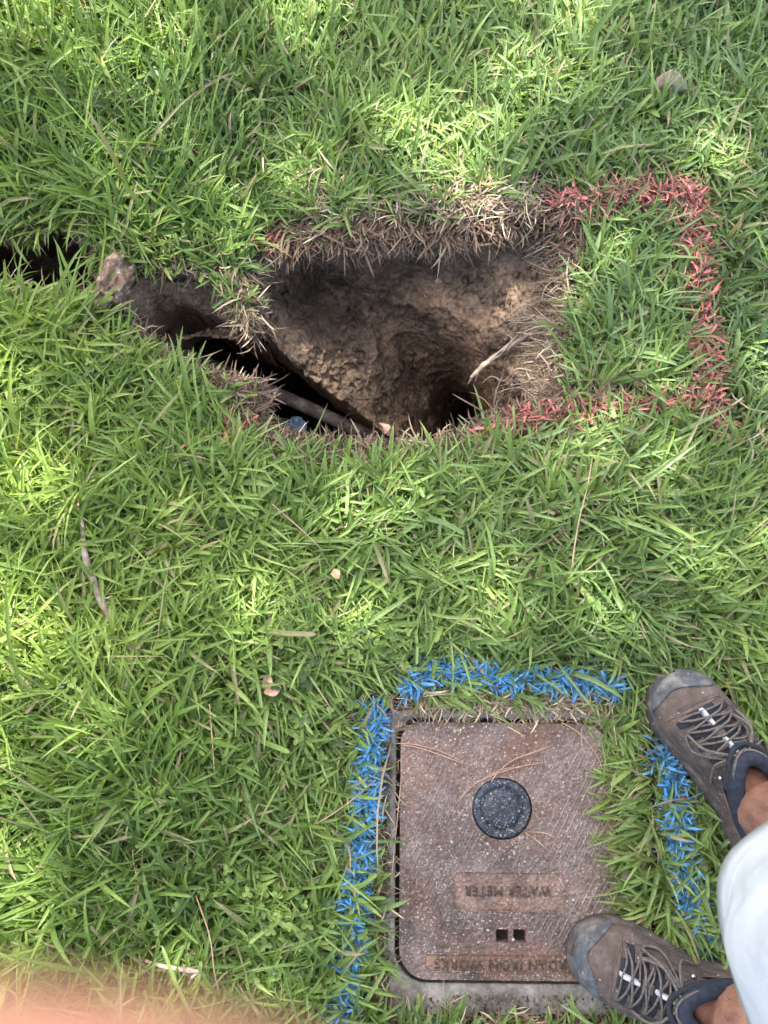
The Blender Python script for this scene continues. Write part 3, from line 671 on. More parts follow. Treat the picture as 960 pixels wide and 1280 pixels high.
M['suede'] = fabric('brown_suede', (.070, .052, .042), (.125, .096, .080), dust=((.20, .165, .14), .6))
M['suede_dark'] = fabric('dark_suede', (.045, .036, .032), (.085, .068, .060), dust=((.16, .14, .125), .5))
M['rubber'] = fabric('grey_rubber', (.050, .055, .062), (.090, .098, .108), 60, .6, dust=((.23, .215, .20), .75))
M['sole'] = fabric('sole_rubber', (.04, .036, .034), (.08, .07, .065), 60, .8, dust=((.20, .17, .15), .6))
M['mesh'] = fabric('dark_mesh', (.012, .015, .02), (.03, .035, .044), 200, .9)
M['collar'] = fabric('navy_padding', (.014, .018, .028), (.034, .041, .058), 140, .95)
M['lace'] = fabric('lace', (.065, .056, .050), (.17, .15, .132), 300, .9)
M['web'] = fabric('pale_webbing', (.28, .30, .33), (.52, .54, .56), 200, .7)
M['sock'] = fabric('white_sock', (.6, .62, .68), (.8, .8, .84), 300, .95)
M['shirt'] = fabric('white_cloth', (.53, .56, .635), (.63, .655, .725), 12, .9, .0006)
_nt = M['shirt'].node_tree; _b = [n for n in _nt.nodes if n.type == 'BUMP'][0]; _b2 = N(_nt, 'ShaderNodeBump'); _b2.inputs['Strength'].default_value = .8; _b2.inputs['Distance'].default_value = .012
_mp = N(_nt, 'ShaderNodeMapping'); _nt.links.new(objco(_nt), _mp.inputs[0]); _mp.inputs['Scale'].default_value = (1, 1, .35); _nt.links.new(noise(_nt, _mp.outputs[0], 22, 3, .5), _b2.inputs['Height']); _nt.links.new(_b2.outputs[0], _b.inputs['Normal'])
m_, nt_, nn_, l_, b_ = mat('skin'); co_ = objco(nt_)
l_.new(ramp(nt_, noise(nt_, co_, 60, 5, .6), [(.3, (.17, .085, .058)), (.7, (.34, .175, .118))]).outputs[0], b_.inputs['Base Color'])
b_.inputs['Roughness'].default_value = .5; b_.inputs['Subsurface Weight'].default_value = .15; b_.inputs['Subsurface Radius'].default_value = (.01, .004, .002); b_.inputs['Subsurface Scale'].default_value = .6
bump(nt_, b_, noise(nt_, co_, 350, 4, .6), .6, .0012); M['skin'] = m_
m_, nt_, nn_, l_, b_ = mat('fingertip_skin'); b_.inputs['Base Color'].default_value = (.74, .33, .245, 1); b_.inputs['Roughness'].default_value = .45; b_.inputs['Subsurface Weight'].default_value = .4; b_.inputs['Subsurface Radius'].default_value = (.006, .002, .001); M['finger'] = m_
m_, nt_, nn_, l_, b_ = mat('eyelet_metal'); b_.inputs['Base Color'].default_value = (.7, .7, .7, 1); b_.inputs['Metallic'].default_value = 1; b_.inputs['Roughness'].default_value = .3; M['metal'] = m_

person = empty('person', P(960, 1160, 0)); POR = np.array(person.location)
tag(person, 'person standing in dusty brown hiking shoes with bare ankles and hanging white cloth', 'person')
SL = .292
_s = [0, .05, .12, .25, .4, .52, .64, .74, .82, .9, 1.0]
_w = [.030, .033, .035, .036, .036, .038, .043, .0465, .0475, .047, .047]
_h = [.070, .080, .086, .088, .094, .098, .094, .081, .071, .064, .060]
def shoe_w(s):
    s = np.asarray(s, float); w = np.interp(s, _s, _w)
    w = w * np.where(s > .78, np.sqrt(np.clip(1 - ((s - .78) / .22) ** 2, 0, 1)) ** .92, 1) * np.where(s < .13, np.sqrt(np.clip(1 - ((.13 - s) / .13) ** 2, 0, 1)), 1)
    return w
def shoe_h(s):
    s = np.asarray(s, float); return np.interp(s, _s, _h) - .022 * smooth(s, .93, 1.0)
def make_shoe(toe_px, dirpx, side, z0, roll=0.0):
    """local: y from heel (0) to toe (SL), x to the wearer's right; side=+1 right foot"""
    ty = P(*toe_px, z0 + .02); dh = np.array([dirpx[0], -dirpx[1]]); dh = dh / np.linalg.norm(dh)     # toe -> heel
    heel = ty[:2] + dh * SL
    ang = math.atan2(-dh[1], -dh[0]) - pi / 2
    cen = lambda s: -side * .010 * smooth(s, .55, .95) + side * .004 * np.exp(-((np.asarray(s) - .45) / .15) ** 2)
    ZS = .018
    def surf(s, a, off=0.0):
        s = np.asarray(s, float); a = np.asarray(a, float)
        w = shoe_w(s); h = shoe_h(s)
        x = cen(s) + (w + off) * np.sin(a) ; z = ZS + (h - ZS) * np.clip(np.cos(a), 0, 1) ** .62 + off * np.cos(a)
        z = z + .0012 * fbm(x * 1.0 + side, s * SL, 0, f=55, oct=3, seed=4) - .0025 * np.exp(-((s - .86) / .012) ** 2) * np.cos(a)
        return np.stack([x, s * SL + off * .6 * smooth(s, .9, 1), z], -1)
    s = np.concatenate([np.linspace(0, .13, 10)[:-1], np.linspace(.13, .80, 50)[:-1], 1 - .2 * (np.cos(np.linspace(0, pi/2, 16)))]) if False else np.concatenate([.13 * (1 - np.cos(np.linspace(0, pi/2, 10)))[:-1], np.linspace(.13, .78, 54)[:-1], .78 + .22 * np.sin(np.linspace(0, pi/2, 18))])
    a = np.linspace(-pi/2, pi/2, 45); S, A = np.meshgrid(s, a, indexing='ij'); V = surf(S, A)
    OC, OA, OB = .345, .265, .031
    cx = cen(np.array(OC))
    el = ((V[..., 1] / SL - OC) / OA) ** 2 + ((V[..., 0] - cx) / OB) ** 2
    V = V.reshape(-1, 3)
    shoe = mesh_np('shoe', V, grid_faces(len(s), len(a), el > .93), None, M['suede'], person)
    shoe.location = (heel[0] - POR[0], heel[1] - POR[1], z0 - POR[2]); shoe.rotation_euler = (0, roll, ang)
    # sole: outline slab with a rounded edge
    th = np.concatenate([s, s[::-1]]); sd = np.concatenate([np.ones(len(s)), -np.ones(len(s))])
    rings = []
    for z, g in ((0, .0), (.004, .004), (.012, .0042), (.022, .0036), (.028, .0018), (.031, -.003)):
        x = cen(th) + sd * (shoe_w(th) + g * 1.0); y = th * SL + g * (2 * th - 1) * smooth(np.abs(2 * th - 1), .6, 1)
        zz = z * (1 - .25 * smooth(th, .8, 1)) + (.0012 * np.sin(th * 160) if .003 < z < .02 else 0)
        rings.append(np.column_stack([x, y, np.broadcast_to(zz, x.shape)]))
    R_ = np.array(rings).transpose(1, 0, 2); n = len(th)
    mesh_np('sole', R_.reshape(-1, 3), grid_faces(n, 6, closed_u=True)[:, ::-1], None, M['sole'], shoe)
    # patches lying on the upper
    def patch(name, s0, s1, a0, a1, off, m, ns=16, na=16, wave=None, keep=None):
        tt, pp = np.meshgrid(np.linspace(0, 1, ns), np.linspace(0, 1, na), indexing='ij')
        aa = a0 + (a1 - a0) * pp
        lo = s0(aa) if callable(s0) else s0; hi = s1(aa) if callable(s1) else s1
        ss = lo + (hi - lo) * tt
        o_ = off * np.minimum(1, np.minimum(np.minimum(tt, 1 - tt if not callable(s1) and s1 < .999 else tt + 1) * (ns - 1), np.minimum(pp, 1 - pp) * (na - 1)) * 1.0)
        v = surf(ss, aa, 0) ; w = surf(ss, aa, off); k = (o_ / off)[..., None]; v = v * (1 - k) + w * k
        msk = keep(ss, aa) if keep else None
        return mesh_np(name, v.reshape(-1, 3), grid_faces(ns, na, msk), None, M[m], shoe)
    D = math.radians
    patch('toe_cap', lambda q: .950 - .070 * np.abs(np.sin(q)) ** 2 - .02 * np.sin(q * 2.2 + .5) * side, .9995, -pi/2, pi/2, .0030, 'rubber', 22, 36)
    patch('vamp', .845, lambda q: .885 - .03 * np.abs(np.sin(q)), -D(62), D(62), .0014, 'suede', 14, 26)
    patch('side_panel', .50, .80, D(34), D(80), .0018, 'suede_dark', 24, 12, keep=lambda q, w: w > D(30))
    patch('side_panel', .50, .80, -D(80), -D(34), .0018, 'suede_dark', 24, 12)
    patch('heel_panel', .002, .26, D(48), D(86), .0020, 'suede_dark', 20, 10); patch('heel_panel', .002, .26, -D(86), -D(48), .0020, 'suede_dark', 20, 10)
    patch('tongue', .60, .850, -D(23), D(23), .0020, 'mesh', 22, 16)
    for s0 in (.645, .700, .755, .812):
        for sg in (1, -1):
            lo, hi = sorted((sg * D(22), sg * D(46)))
            patch('eyelet_window', s0 - .016, s0 + .016, lo, hi, .0022, 'mesh', 6, 6)
    patch('webbing_strip', .765, .845, -D(4), D(4), .0105, 'web', 10, 5); patch('webbing_strip', .645, .715, -D(4), D(4), .0120, 'web', 10, 5)
    patch('tongue_label', .715, .765, -D(9), D(9), .0050, 'lace', 6, 6)
    # stitching
    mb = MB()
    for sg in (1, -1):
        for a1, r0, r1 in ((46, .50, .86), (49, .50, .86), (70, .45, .80)):
            ss = np.linspace(r0, r1, 30); mb.tube(surf(ss, np.full(30, sg * D(a1)) + .05 * np.sin(ss * 12), .0024), .00045, 4)
    aa = np.linspace(-D(60), D(60), 30); mb.tube(surf(.872 - .03 * np.abs(np.sin(aa)), aa, .0024), .0005, 4)
    mb.build('stitching', M['lace'], shoe)
    # laces: bars and crossings held in webbing loops
    rows = [.832, .782, .728, .672, .620]
    def lace(pts, r=.0014): mb = MB(); mb.tube(catmull(pts, 7), r, 6, seed=3); mb.build('lace', M['lace'], shoe)
    def sp(s_, adeg, off=.004): return surf(np.array(s_), np.array(D(adeg)), off)
    for i, r_ in enumerate(rows[:-1]):
        j = rng.uniform(-.011, .011, 4)
        lace([sp(r_ + j[0], -38, .003), sp(r_ + .006, -18, .007), sp(r_ + .004 + j[1], 0, .0085), sp(r_ - .002, 18, .007), sp(r_ + j[2], 38, .003)])
        lace([sp(r_ - .003, -36, .004), sp(r_ - .016, -16, .009), sp(r_ - .028, 5, .010), sp(rows[i+1] + .006, 22, .008), sp(rows[i+1] + j[3], 38, .004)], .0015)
        lace([sp(r_ - .002, 36, .004), sp(r_ - .018, 18, .0105), sp(r_ - .026, 0, .012), sp(rows[i+1] + .008, -20, .009), sp(rows[i+1], -37, .004)], .0015)
    kn = sp(.615, 4, .012)
    lump_v = icv * .0055
    mb = MB(); v_, q_, t_ = tube_data(catmull([kn + np.array(p) for p in ((-.008, -.002, 0), (-.002, .004, .004), (.006, 0, .003), (.004, -.005, .001), (-.004, -.003, .004), (.008, .003, .001))], 6), .0024, 7); mb.add(v_, q_, t_); mb.build('lace_knot', M['lace'], shoe)
    for sg, ln, sw in ((1, .9, 1), (-1, .8, -1), (1, .62, -1)):
        e1 = sp(.70, sg * 60 * ln, .006); e2 = sp(.775, sg * 48 * ln, .006); e3 = sp(.66, sg * 34, .010)
        lace([kn, (kn + e1) / 2 + np.array([0, -.004, .006]), e1, e2, e3 + np.array([0, .012, .004]), kn + np.array([0, .002, .003])], .0017)
    for sg in (1, -1):
        lace([kn, sp(.64, sg * 30, .012), sp(.60 + .02 * sg, sg * 55, .008), sp(.55, sg * 66, .004)], .0016)
        eo = bpy.data.meshes.new('eyelet'); bm = bmesh.new(); bmesh.ops.create_uvsphere(bm, u_segments=10, v_segments=6, radius=.003); bm.to_mesh(eo); bm.free(); eo.materials.append(M['metal'])
        e_ = link('eyelet', eo, shoe); e_.location = sp(.575, sg * 44, .004)
    # padded collar, liner, heel tab
    ang_ = np.linspace(0, 2 * pi, 64, endpoint=False)
    def ring(scale, dz, r, name, m, seg=12, zlow=.0):
        x = cx + OB * scale * np.cos(ang_); y = (OC + OA * np.sin(ang_) * (1 - .0) * scale) * SL
        s_ = y / SL; zt = np.interp(s_, [0.05, .12, .3, .45, .55, .62], [.104, .100, .088, .094, .105, .110]) + dz
        pts = np.column_stack([x, y, zt]); pts = np.vstack([pts, pts[:1]]); v, q, t = tube_data(pts, r, seg, cap=False); return mesh_np(name, v, q, t, M[m], shoe)
    ring(1.03, -.003, .0098, 'collar', 'collar'); ring(1.24, -.006, .0036, 'collar_binding', 'mesh', 10); ring(1.16, .002, .0016, 'collar_piping', 'lace', 6)
    V = []
    for k, (sc_, z_) in enumerate(((1.25, .080), (1.0, .07), (.9, .045), (.6, .03), (.02, .028))):
        V.append(np.column_stack([cx + OB * sc_ * np.cos(ang_), (OC + OA * sc_ * np.sin(ang_)) * SL, np.full(64, z_)]))
    mesh_np('lining', np.array(V).transpose(1, 0, 2).reshape(-1, 3), grid_faces(64, 5, closed_u=True), None, M['collar'], shoe)
    # outer quarter that closes the side between sole and collar
    patch('tongue_top', .575, .632, -D(26), D(26), .0085, 'collar', 8, 12)
    # white sock showing as a crescent
    q_ = np.linspace(.2 * pi, 1.15 * pi, 30) * 1.0
    if side < 0: q_ = np.linspace(.35 * pi, 1.3 * pi, 30)
    pts = np.column_stack([cx - side * .85 * OB * .80 * np.cos(q_ - .6) , (OC - .02) * SL - .048 * np.sin(q_ - .35), np.full(30, .092)])
    mb = MB(); mb.tube(pts, np.interp(np.linspace(0, 1, 30), [0, .5, 1], [.001, .0038, .001]), 8); mb.build('sock', M['sock'], shoe)
    Mx = Matrix.Translation((heel[0], heel[1], z0)) @ Matrix.Rotation(ang, 4, 'Z')
    out = [(cen(q) + sg * (float(shoe_w(q)) + .004), q * SL) for sg, rng_ in ((1, np.linspace(0, 1, 24)), (-1, np.linspace(1, 0, 24))) for q in rng_]
    outline = np.array([(Mx @ Vector((float(a_), float(b_), 0)))[:2] for a_, b_ in out])
    return shoe, Mx, outline
shoeR, MR, OUT_R = make_shoe((844, 838), (.425, .905), 1, .014)
shoeL, ML, OUT_L = make_shoe((714, 1196), (.972, .235), -1, .010)
SHOES = [OUT_R, OUT_L]
# legs, hips and trunk as one skinned surface
def W3(Mx, x, y, z): return np.array((Mx @ Vector((x, y, z)))[:])
HIP = np.array([.78, -.33, .86])
rootj = [HIP]; edges = []; rad = [(.13, .13)]
def addj(p, par, r): rootj.append(np.array(p, float)); rad.append(r if isinstance(r, tuple) else (r, r)); edges.append((par, len(rootj) - 1)); return len(rootj) - 1
for Mx, dy in ((MR, .09), (ML, -.09)):
    h = addj(HIP + np.array([0, dy, -.04]), 0, .09)
    ank = W3(Mx, 0, .118, .115); kn = np.array([ank[0] + .16, ank[1] * .7 + (HIP[1] + dy) * .3 + .0, .50])
    k = addj(kn, h, .060); cf = addj(ank * .45 + kn * .55 + np.array([.015, 0, 0]), k, .056)
    sh = addj(ank * .8 + kn * .2, cf, .040); an = addj(ank, sh, (.041, .041)); a2 = addj(W3(Mx, 0, .108, .075), an, (.041, .041))
    ft = addj(W3(Mx, 0, .17, .055), a2, (.030, .026))
wa = addj(HIP + np.array([-.02, 0, .2]), 0, (.13, .15)); ch = addj(HIP + np.array([-.06, 0, .42]), wa, (.14, .17)); nk = addj(HIP + np.array([-.10, 0, .58]), ch, .06)
me = bpy.data.meshes.new('body'); me.from_pydata([tuple(p - POR) for p in rootj], edges, []); me.update()
body = link('body', me, person); md = body.modifiers.new('skin', 'SKIN'); md.use_smooth_shade = True
for v_, r_ in zip(me.skin_vertices[0].data, rad): v_.radius = r_
me.skin_vertices[0].data[0].use_root = True
ss_ = body.modifiers.new('sub', 'SUBSURF'); ss_.levels = 2; ss_.render_levels = 2; me.materials.append(M['skin'])
mb = MB()
for Mx in (MR, ML):
    for _ in range(160):
        a_ = rng.uniform(0, 2 * pi); z_ = rng.uniform(.10, .22); c_ = W3(Mx, 0, .118, z_) + np.array([.16 * (z_ - .115) / .385, 0, 0]); r_ = .0405
        d_ = np.array([math.cos(a_), math.sin(a_), 0]); p_ = c_ + d_ * r_; e_ = p_ + d_ * .003 + np.array([rng.normal(0, .003), rng.normal(0, .003), -.008])
        mb.tube([p_ - POR, (p_ + e_) / 2 + d_ * .001 - POR, e_ - POR], .00016, 3)
hairs = mb.build('leg_hair', M['mesh'], body); hairs['kind'] = 'stuff'
# the shirt: hem at thigh height, folds running up
hem_px = [(1120, 985), (1040, 1000), (985, 1017), (945, 1040), (915, 1066), (902, 1092), (899, 1122), (903, 1160), (913, 1200), (926, 1245), (942, 1290), (955, 1350), (985, 1420), (1050, 1480), (1180, 1510)]
hz = .62; hem = catmull([P(u, v, hz)[:2] for u, v in hem_px], 14)
bk = catmull([hem[-1], P(1600, 1500, hz)[:2], P(1950, 1350, hz)[:2], P(1980, 1150, hz)[:2], P(1700, 1000, hz)[:2], hem[0]], 16)
loop = np.vstack([hem, bk[1:-1]]); cen_ = np.array([HIP[0] - .03, HIP[1]]); rows_ = []
ts = np.linspace(0, 1, 46); arc = np.cumsum(np.linalg.norm(np.roll(loop, -1, 0) - loop, axis=1))
for i_, t_ in enumerate(ts):
    z_ = hz + t_ * .76; k_ = 1 + .06 * t_ - .75 * max(0, (t_ - .82) / .18) ** 2
    fold = .022 * fbm(arc * 1.0, np.full(len(loop), t_ * .35), 0, f=16, oct=2, seed=5) * smooth(t_, .0, .15) * (1 - smooth(t_, .7, 1)) + .004 * fbm(arc, np.full(len(loop), t_ * 2.2), 0, f=7, oct=3, seed=8) * min(1, t_ * 6)
    d_ = loop - cen_; ln = np.linalg.norm(d_, axis=1, keepdims=True)
    rows_.append(np.column_stack([cen_ + d_ * k_ + d_ / ln * (fold[:, None] + .05 * t_), np.full(len(loop), z_)]))
V = np.array(rows_).transpose(1, 0, 2).reshape(-1, 3) - POR
sh_ = mesh_np('shirt', V, grid_faces(len(loop), len(ts), closed_u=True)[:, ::-1], None, M['shirt'], person)
so = sh_.modifiers.new('thick', 'SOLIDIFY'); so.thickness = .0016
for k_r in (2,):
    st_ = rows_[k_r] - POR; st_ = st_ + (rows_[k_r] - np.append(cen_, rows_[k_r][0, 2])) / np.linalg.norm(rows_[k_r][:, :2] - cen_, axis=1)[:, None] * .0012; v, q, t = tube_data(st_, .0007, 5, cap=False); mesh_np('hem_stitch', v, q, t, M['sock'], sh_)
hm = np.vstack([rows_[0], rows_[0][:1]]) - POR; v, q, t = tube_data(hm, .0016, 8, cap=False); mesh_np('hem', v, q, t, M['shirt'], sh_)
# the hand that holds the camera, one fingertip slipping in front of the lens
CM = Matrix.Translation((0, 0, CAM_H)) @ Matrix.Rotation(TILT, 4, 'X')
def cw(p): return np.array((CM @ Vector(p))[:]) - POR
mb = MB()
def limb(pts, r): 
    cp = catmull([cw(p) for p in pts], 8); mb.tube(cp, np.interp(np.linspace(0, 1, len(cp)), np.linspace(0, 1, len(r)), r), 14)
fy, fz = -.01605, -.0140
limb([(-.075, -.060, .030), (-.062, -.034, .012), (-.046, -.0205, -.010), (-.026, fy - .0005, fz), (-.012, fy, fz), (-.0024, fy, fz)], [.010, .0100, .0092, .0086, .0083, .0078])
mb.add(icv * .0079 + cw((-.0020, fy, fz)), None, ict)
for k, (dx, dy) in enumerate(((-.012, -.024), (-.022, -.045), (-.030, -.064))):
    limb([(-.080 + dx * .2, -.065 + dy * .8, .030), (-.070 + dx, -.045 + dy, .004), (-.050 + dx, -.036 + dy, -.006), (-.034 + dx, -.034 + dy, .002)], [.0100, .0095, .0088, .0070])
limb([(-.06, -.13, .05), (-.035, -.105, .052), (-.02, -.08, .045), (-.012, -.062, .04)], [.014, .0125, .011, .008])
limb([(-.080, -.062, .034), (-.085, -.09, .040), (-.084, -.118, .046)], [.013, .020, .018])
limb([(-.095, -.075, .034), (-.080, -.110, .045), (-.055, -.145, .06), (.0, -.19, .08), (.10, -.25, .09), (.25, -.30, .08), (.45, -.32, .06)], [.016, .026, .024, .026, .034, .042, .045])
hand = mb.build('hand', M['finger'], person)
rm = hand.modifiers.new('remesh', 'REMESH'); rm.mode = 'VOXEL'; rm.voxel_size = .0022; rm.use_smooth_shade = True
sm = hand.modifiers.new('smooth', 'SMOOTH'); sm.iterations = 6; sm.factor = .5

# ------------------------------------------------------------------ grass
RED = [([(692, 262), (730, 262), (790, 248), (850, 252), (874, 272)], 20, .85), ([(856, 245), (862, 300), (870, 350), (874, 400), (872, 450), (884, 500), (888, 548)], 18, 1.0),
       ([(640, 526), (680, 522), (740, 516), (800, 512), (880, 508)], 16, .72), ([(590, 548), (640, 526)], 8, .35), ([(276, 552), (300, 540), (312, 528)], 10, .5), ([(320, 318), (345, 300)], 12, .35)]
BLUE = [([(506, 862), (530, 846), (560, 836), (590, 842), (630, 848), (700, 850), (766, 858)], 10, .92), ([(470, 884), (463, 930), (459, 990), (452, 1040), (447, 1090), (442, 1140), (437, 1190), (429, 1240), (424, 1300)], 10.5, 1.15),
        ([(818, 890), (828, 930), (838, 985), (840, 1040), (848, 1090), (858, 1130), (876, 1172)], 14, .85)]
def line_w(u, v, lines):
    r = np.zeros(len(u))
    for pl, wd, st in lines:
        d, _, _ = seg_dist(u, v, pl, closed=False)
        wd = wd * (1 + .35 * vnoise(np.asarray(u) * .05, np.asarray(v) * .05, 0, seed=12))
        gap = .75 + .5 * vnoise(np.asarray(u) * .06, np.asarray(v) * .06, 0, seed=13)
        r = np.maximum(r, np.clip(1.45 - d / wd, 0, 1) * st * np.clip(gap, .35 if lines is RED else .85, 1.1))
    return np.clip(r, 0, 1)
SHOEP = [np.asarray(s) for s in SHOES]
def masks(x, y):
    u, v = PX(x, y, 0)
    dM = sdist(x, y, MAIN); dS = sdist(x, y, SLIT); dB = sdist(x, y, BOX_OUT)
    dsh = np.minimum(sdist(x, y, SHOEP[0]), sdist(x, y, SHOEP[1]))
    lx, ly = (np.stack([x, y], -1) - BX_TL) @ bxx, (np.stack([x, y], -1) - BX_TL) @ bxy
    return u, v, dM, dS, dB, dsh, lx, ly
def blades(x, y, z, az, el, droop, ln, wd, col, tip, roll=None, curl=None, under=None, cov=None, blunt=0.0):
    """arrays -> vertices, quads, tris, colours; each blade: 4 stations of 3 points and a tip, V-folded"""
    n = len(x); st = np.array([0, .28, .56, .82]); prof = np.array([.62, 1.0, .92, .58])
    roll = rng.normal(0, .5, n) if roll is None else roll; curl = rng.normal(0, .35, n) if curl is None else curl
    pos = np.stack([x, y, z], 1); V = np.zeros((n, 13, 3)); K = np.zeros((n, 13, 3))
    ts = np.array([0, .28, .56, .82, 1.0]); p = pos.copy(); cut = rng.uniform(0, 1, n) < blunt; ph = rng.uniform(0, 50, n)
    for i in range(5):
        if i:
            tm = (ts[i] + ts[i-1]) / 2; e_ = el - droop * tm; a_ = az + curl * tm
            p = p + (ln * (ts[i] - ts[i-1]) * (np.where(cut, .22, 1) if i == 4 else 1))[:, None] * np.stack([np.cos(e_) * np.cos(a_), np.cos(e_) * np.sin(a_), np.sin(e_)], 1)
        e_ = el - droop * ts[i]; a_ = az + curl * ts[i]
        T = np.stack([np.cos(e_) * np.cos(a_), np.cos(e_) * np.sin(a_), np.sin(e_)], 1)
        S = np.stack([-np.sin(a_), np.cos(a_), np.zeros(n)], 1); Nn = np.cross(T, S)
        Sr = S * np.cos(roll)[:, None] + Nn * np.sin(roll)[:, None]; Nr = np.cross(T, Sr)
        if i < 4:
            hw = (wd * (np.where(cut, .84, prof[i]) if i == 3 else prof[i]) * .5)[:, None]
            V[:, i*3] = p - Sr * hw - Nr * hw * -.35; V[:, i*3+1] = p; V[:, i*3+2] = p + Sr * hw - Nr * hw * -.35
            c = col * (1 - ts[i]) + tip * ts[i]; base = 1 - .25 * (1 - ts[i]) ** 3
            for j_, kk_ in ((0, 1.0), (1, 1.12), (2, 1.0)):
                cc_ = c * base * kk_
                if cov is not None: m__ = np.clip(cov + ts[i] * .35 - .15 + rng.normal(0, .30, n), 0, 1)[:, None]; cc_ = cc_ * m__ + under * (1 - m__)
                K[:, i*3+j_] = cc_
        else:
            V[:, 12] = p; K[:, 12] = np.where((cut & (cov is None))[:, None], tip * .5 + STRAW[0] * .6, tip)
    b = (np.arange(n) * 13)[:, None]
    q = np.concatenate([b + np.array([[i*3, i*3+1, i*3+4, i*3+3]]) for i in range(3)] + [b + np.array([[i*3+1, i*3+2, i*3+5, i*3+4]]) for i in range(3)])
    t = np.concatenate([b + np.array([[9, 10, 12]]), b + np.array([[10, 11, 12]])])
    return V.reshape(-1, 3), q, t, K.reshape(-1, 3)
GREENS = np.array([1.0, 1.06, 1.02]) * np.array([(.058, .102, .026), (.095, .155, .036), (.140, .210, .048), (.195, .270, .064), (.28, .345, .105), (.125, .185, .080), (.175, .24, .115)])
STRAW = np.array([(.34, .27, .175), (.46, .38, .25), (.25, .175, .115), (.17, .115, .08), (.56, .49, .34), (.30, .20, .155)])
def sprigs(n_nodes, box, per, seed, short=0.0):
    nx = rng.uniform(box[0], box[1], n_nodes); ny = rng.uniform(box[2], box[3], n_nodes)
    flow = 2.2 * vnoise(nx * 2.2, ny * 2.2, 0, seed=seed) + 1.5 * vnoise(nx * 9, ny * 9, 0, seed=seed + 1)
    a0 = rng.uniform(-pi, pi, n_nodes) * .50 + flow + pi * .5
    x = np.repeat(nx, per) + rng.normal(0, .0035, n_nodes * per); y = np.repeat(ny, per) + rng.normal(0, .0035, n_nodes * per)
    az = np.repeat(a0, per) + rng.normal(0, .60, n_nodes * per)
    hue = np.repeat(rng.uniform(0, 1, n_nodes), per) * .5 + rng.uniform(0, 1, n_nodes * per) * .5
    zz = np.repeat(rng.uniform(0, 1, n_nodes), per)
    return x, y, az, hue, zz
G_ = {'green': [], 'dead': [], 'red': [], 'blue': []}
def collect(kind, data): G_[kind].append(data)
def emit(x, y, az, hue, zz, layer):
    u, v, dM, dS, dB, dsh, lx, ly = masks(x, y); n = len(x)
    rimd = np.minimum(dM, dS)
    # where a blade may root
    rightside = (lx > LID_W - .006) & (ly > -.03) & (ly < LID_H + .02) | ((lx > LID_W - .045) & (ly < .004 + (lx - LID_W + .045) * .5) & (ly > -.03))
    jag = .012 * vnoise(x * 30, y * 30, 0, seed=71)
    ok = (rimd > .002) & ((dB > -.004 + jag) | (rightside & ((lx > LID_W - .004 + jag * .9) | (ly < .015)))) & (dsh > .001)
    # bare / thin zones
    topband = np.exp(-np.clip(v - 0, 0, 1e9) * 0) * 0
    d_in = rimd + .010 * fbm(x, y, 0, f=18, oct=3, seed=33)
    upper = (v < 330) & (u > 340) & (u < 730) & (dM < .12); right_ = (u > 680) & (v > 290) & (v < 500) & (dM < .05); lower = (v > 500) & (u > 260) & (u < 700) & (dM < .09)
    wdead = np.where(upper, .050, np.where(right_, .022, np.where(lower, .042, .012)))
    wdead = np.where((u < 130) | ((u < 280) & (v < 345)), .003, wdead)
    wdead = np.where((u > 284) & (u < 335) & (v < 410) & (v > 345), .030, wdead)
    dead = np.clip(1.25 - d_in / np.maximum(wdead, 1e-4), 0, 1)
    near_lid = np.clip(1.25 - dB / .020, 0, 1) * np.where(rightside, .10, np.where(ly < .02, .9, .75)); dead = np.maximum(dead, near_lid)
    patchy = np.clip(fbm(x, y, 0, f=5, oct=3, seed=50) - .25, 0, 1) * .35 + .05; dead = np.maximum(dead, patchy * np.where(u < 330, .45, 1))
    dead = np.maximum(dead, .55 * np.exp(-(((u - 400) / 45) ** 2 + ((v - 232) / 26) ** 2)))
    keep_green = rng.uniform(0, 1, n) > dead
    ok &= keep_green | (rng.uniform(0, 1, n) < .0)
    # length: long at left and top left, short to the right
    base = .052 + .026 * smooth(-u, -420, 60) + .010 * smooth(-v, -220, 0) + .006 * smooth(v, 1000, 1250) * (u < 430)
    base = base * (1 - .30 * smooth(u, 620, 950) * smooth(v, 560, 200)) * (1 + .25 * fbm(x, y, 0, f=6, oct=2, seed=44))
    base = base * (.55 + .45 * smooth(np.minimum(rimd, dB + .01), 0, .06)) * (.6 + .4 * smooth(dsh, 0, .035)) * np.where((u < 135) & (v > 325), .38 + .62 * smooth(dS, 0, .045), 1)
    base = base * np.where((lx < LID_W - .02) & (ly > -.05) & (ly < LID_H + .05), .35 + .65 * smooth(dB, -.004, .035), 1)
    ln = base * np.exp(rng.normal(-.05, .30, n)); ln = np.where(rightside | ((lx > LID_W) & (lx < LID_W + .05) & (ly > 0) & (ly < LID_H)), ln * 1.15 + .010, ln)
    wd = np.clip(.0040 * np.exp(rng.normal(0, .38, n)), .0014, .0080) * (.75 + .25 * smooth(ln, .02, .06))
    el = R(1) * np.clip(rng.normal(46, 17, n), 8, 84); droop = R(1) * np.clip(rng.normal(52, 24, n), 0, 120)
    # bend directions: outward over the lid from its right side, down the image over the slit
    over = (lx > LID_W - .01) & (lx < LID_W + .05) & (ly > .02) & (ly < LID_H)
    az = np.where(over, pi + rng.normal(0, .55, n), az); el = np.where(over, R(38) + rng.normal(0, .2, n), el)
    belowslit = (dS < .03) & (v > 330) & (u < 130); az = np.where(belowslit, -pi * .55 + rng.normal(0, .7, n), az)
    hang = (rimd < .014) & (v < 345) & (u < 300); az = np.where(hang & (rng.uniform(0, 1, n) < .75), -pi/2 + rng.normal(0, .6, n), az)
    toph = smooth(-v, -320, -60); az = np.where(rng.uniform(0, 1, n) < .55 * toph, pi/2 + rng.normal(0, .65, n), az)
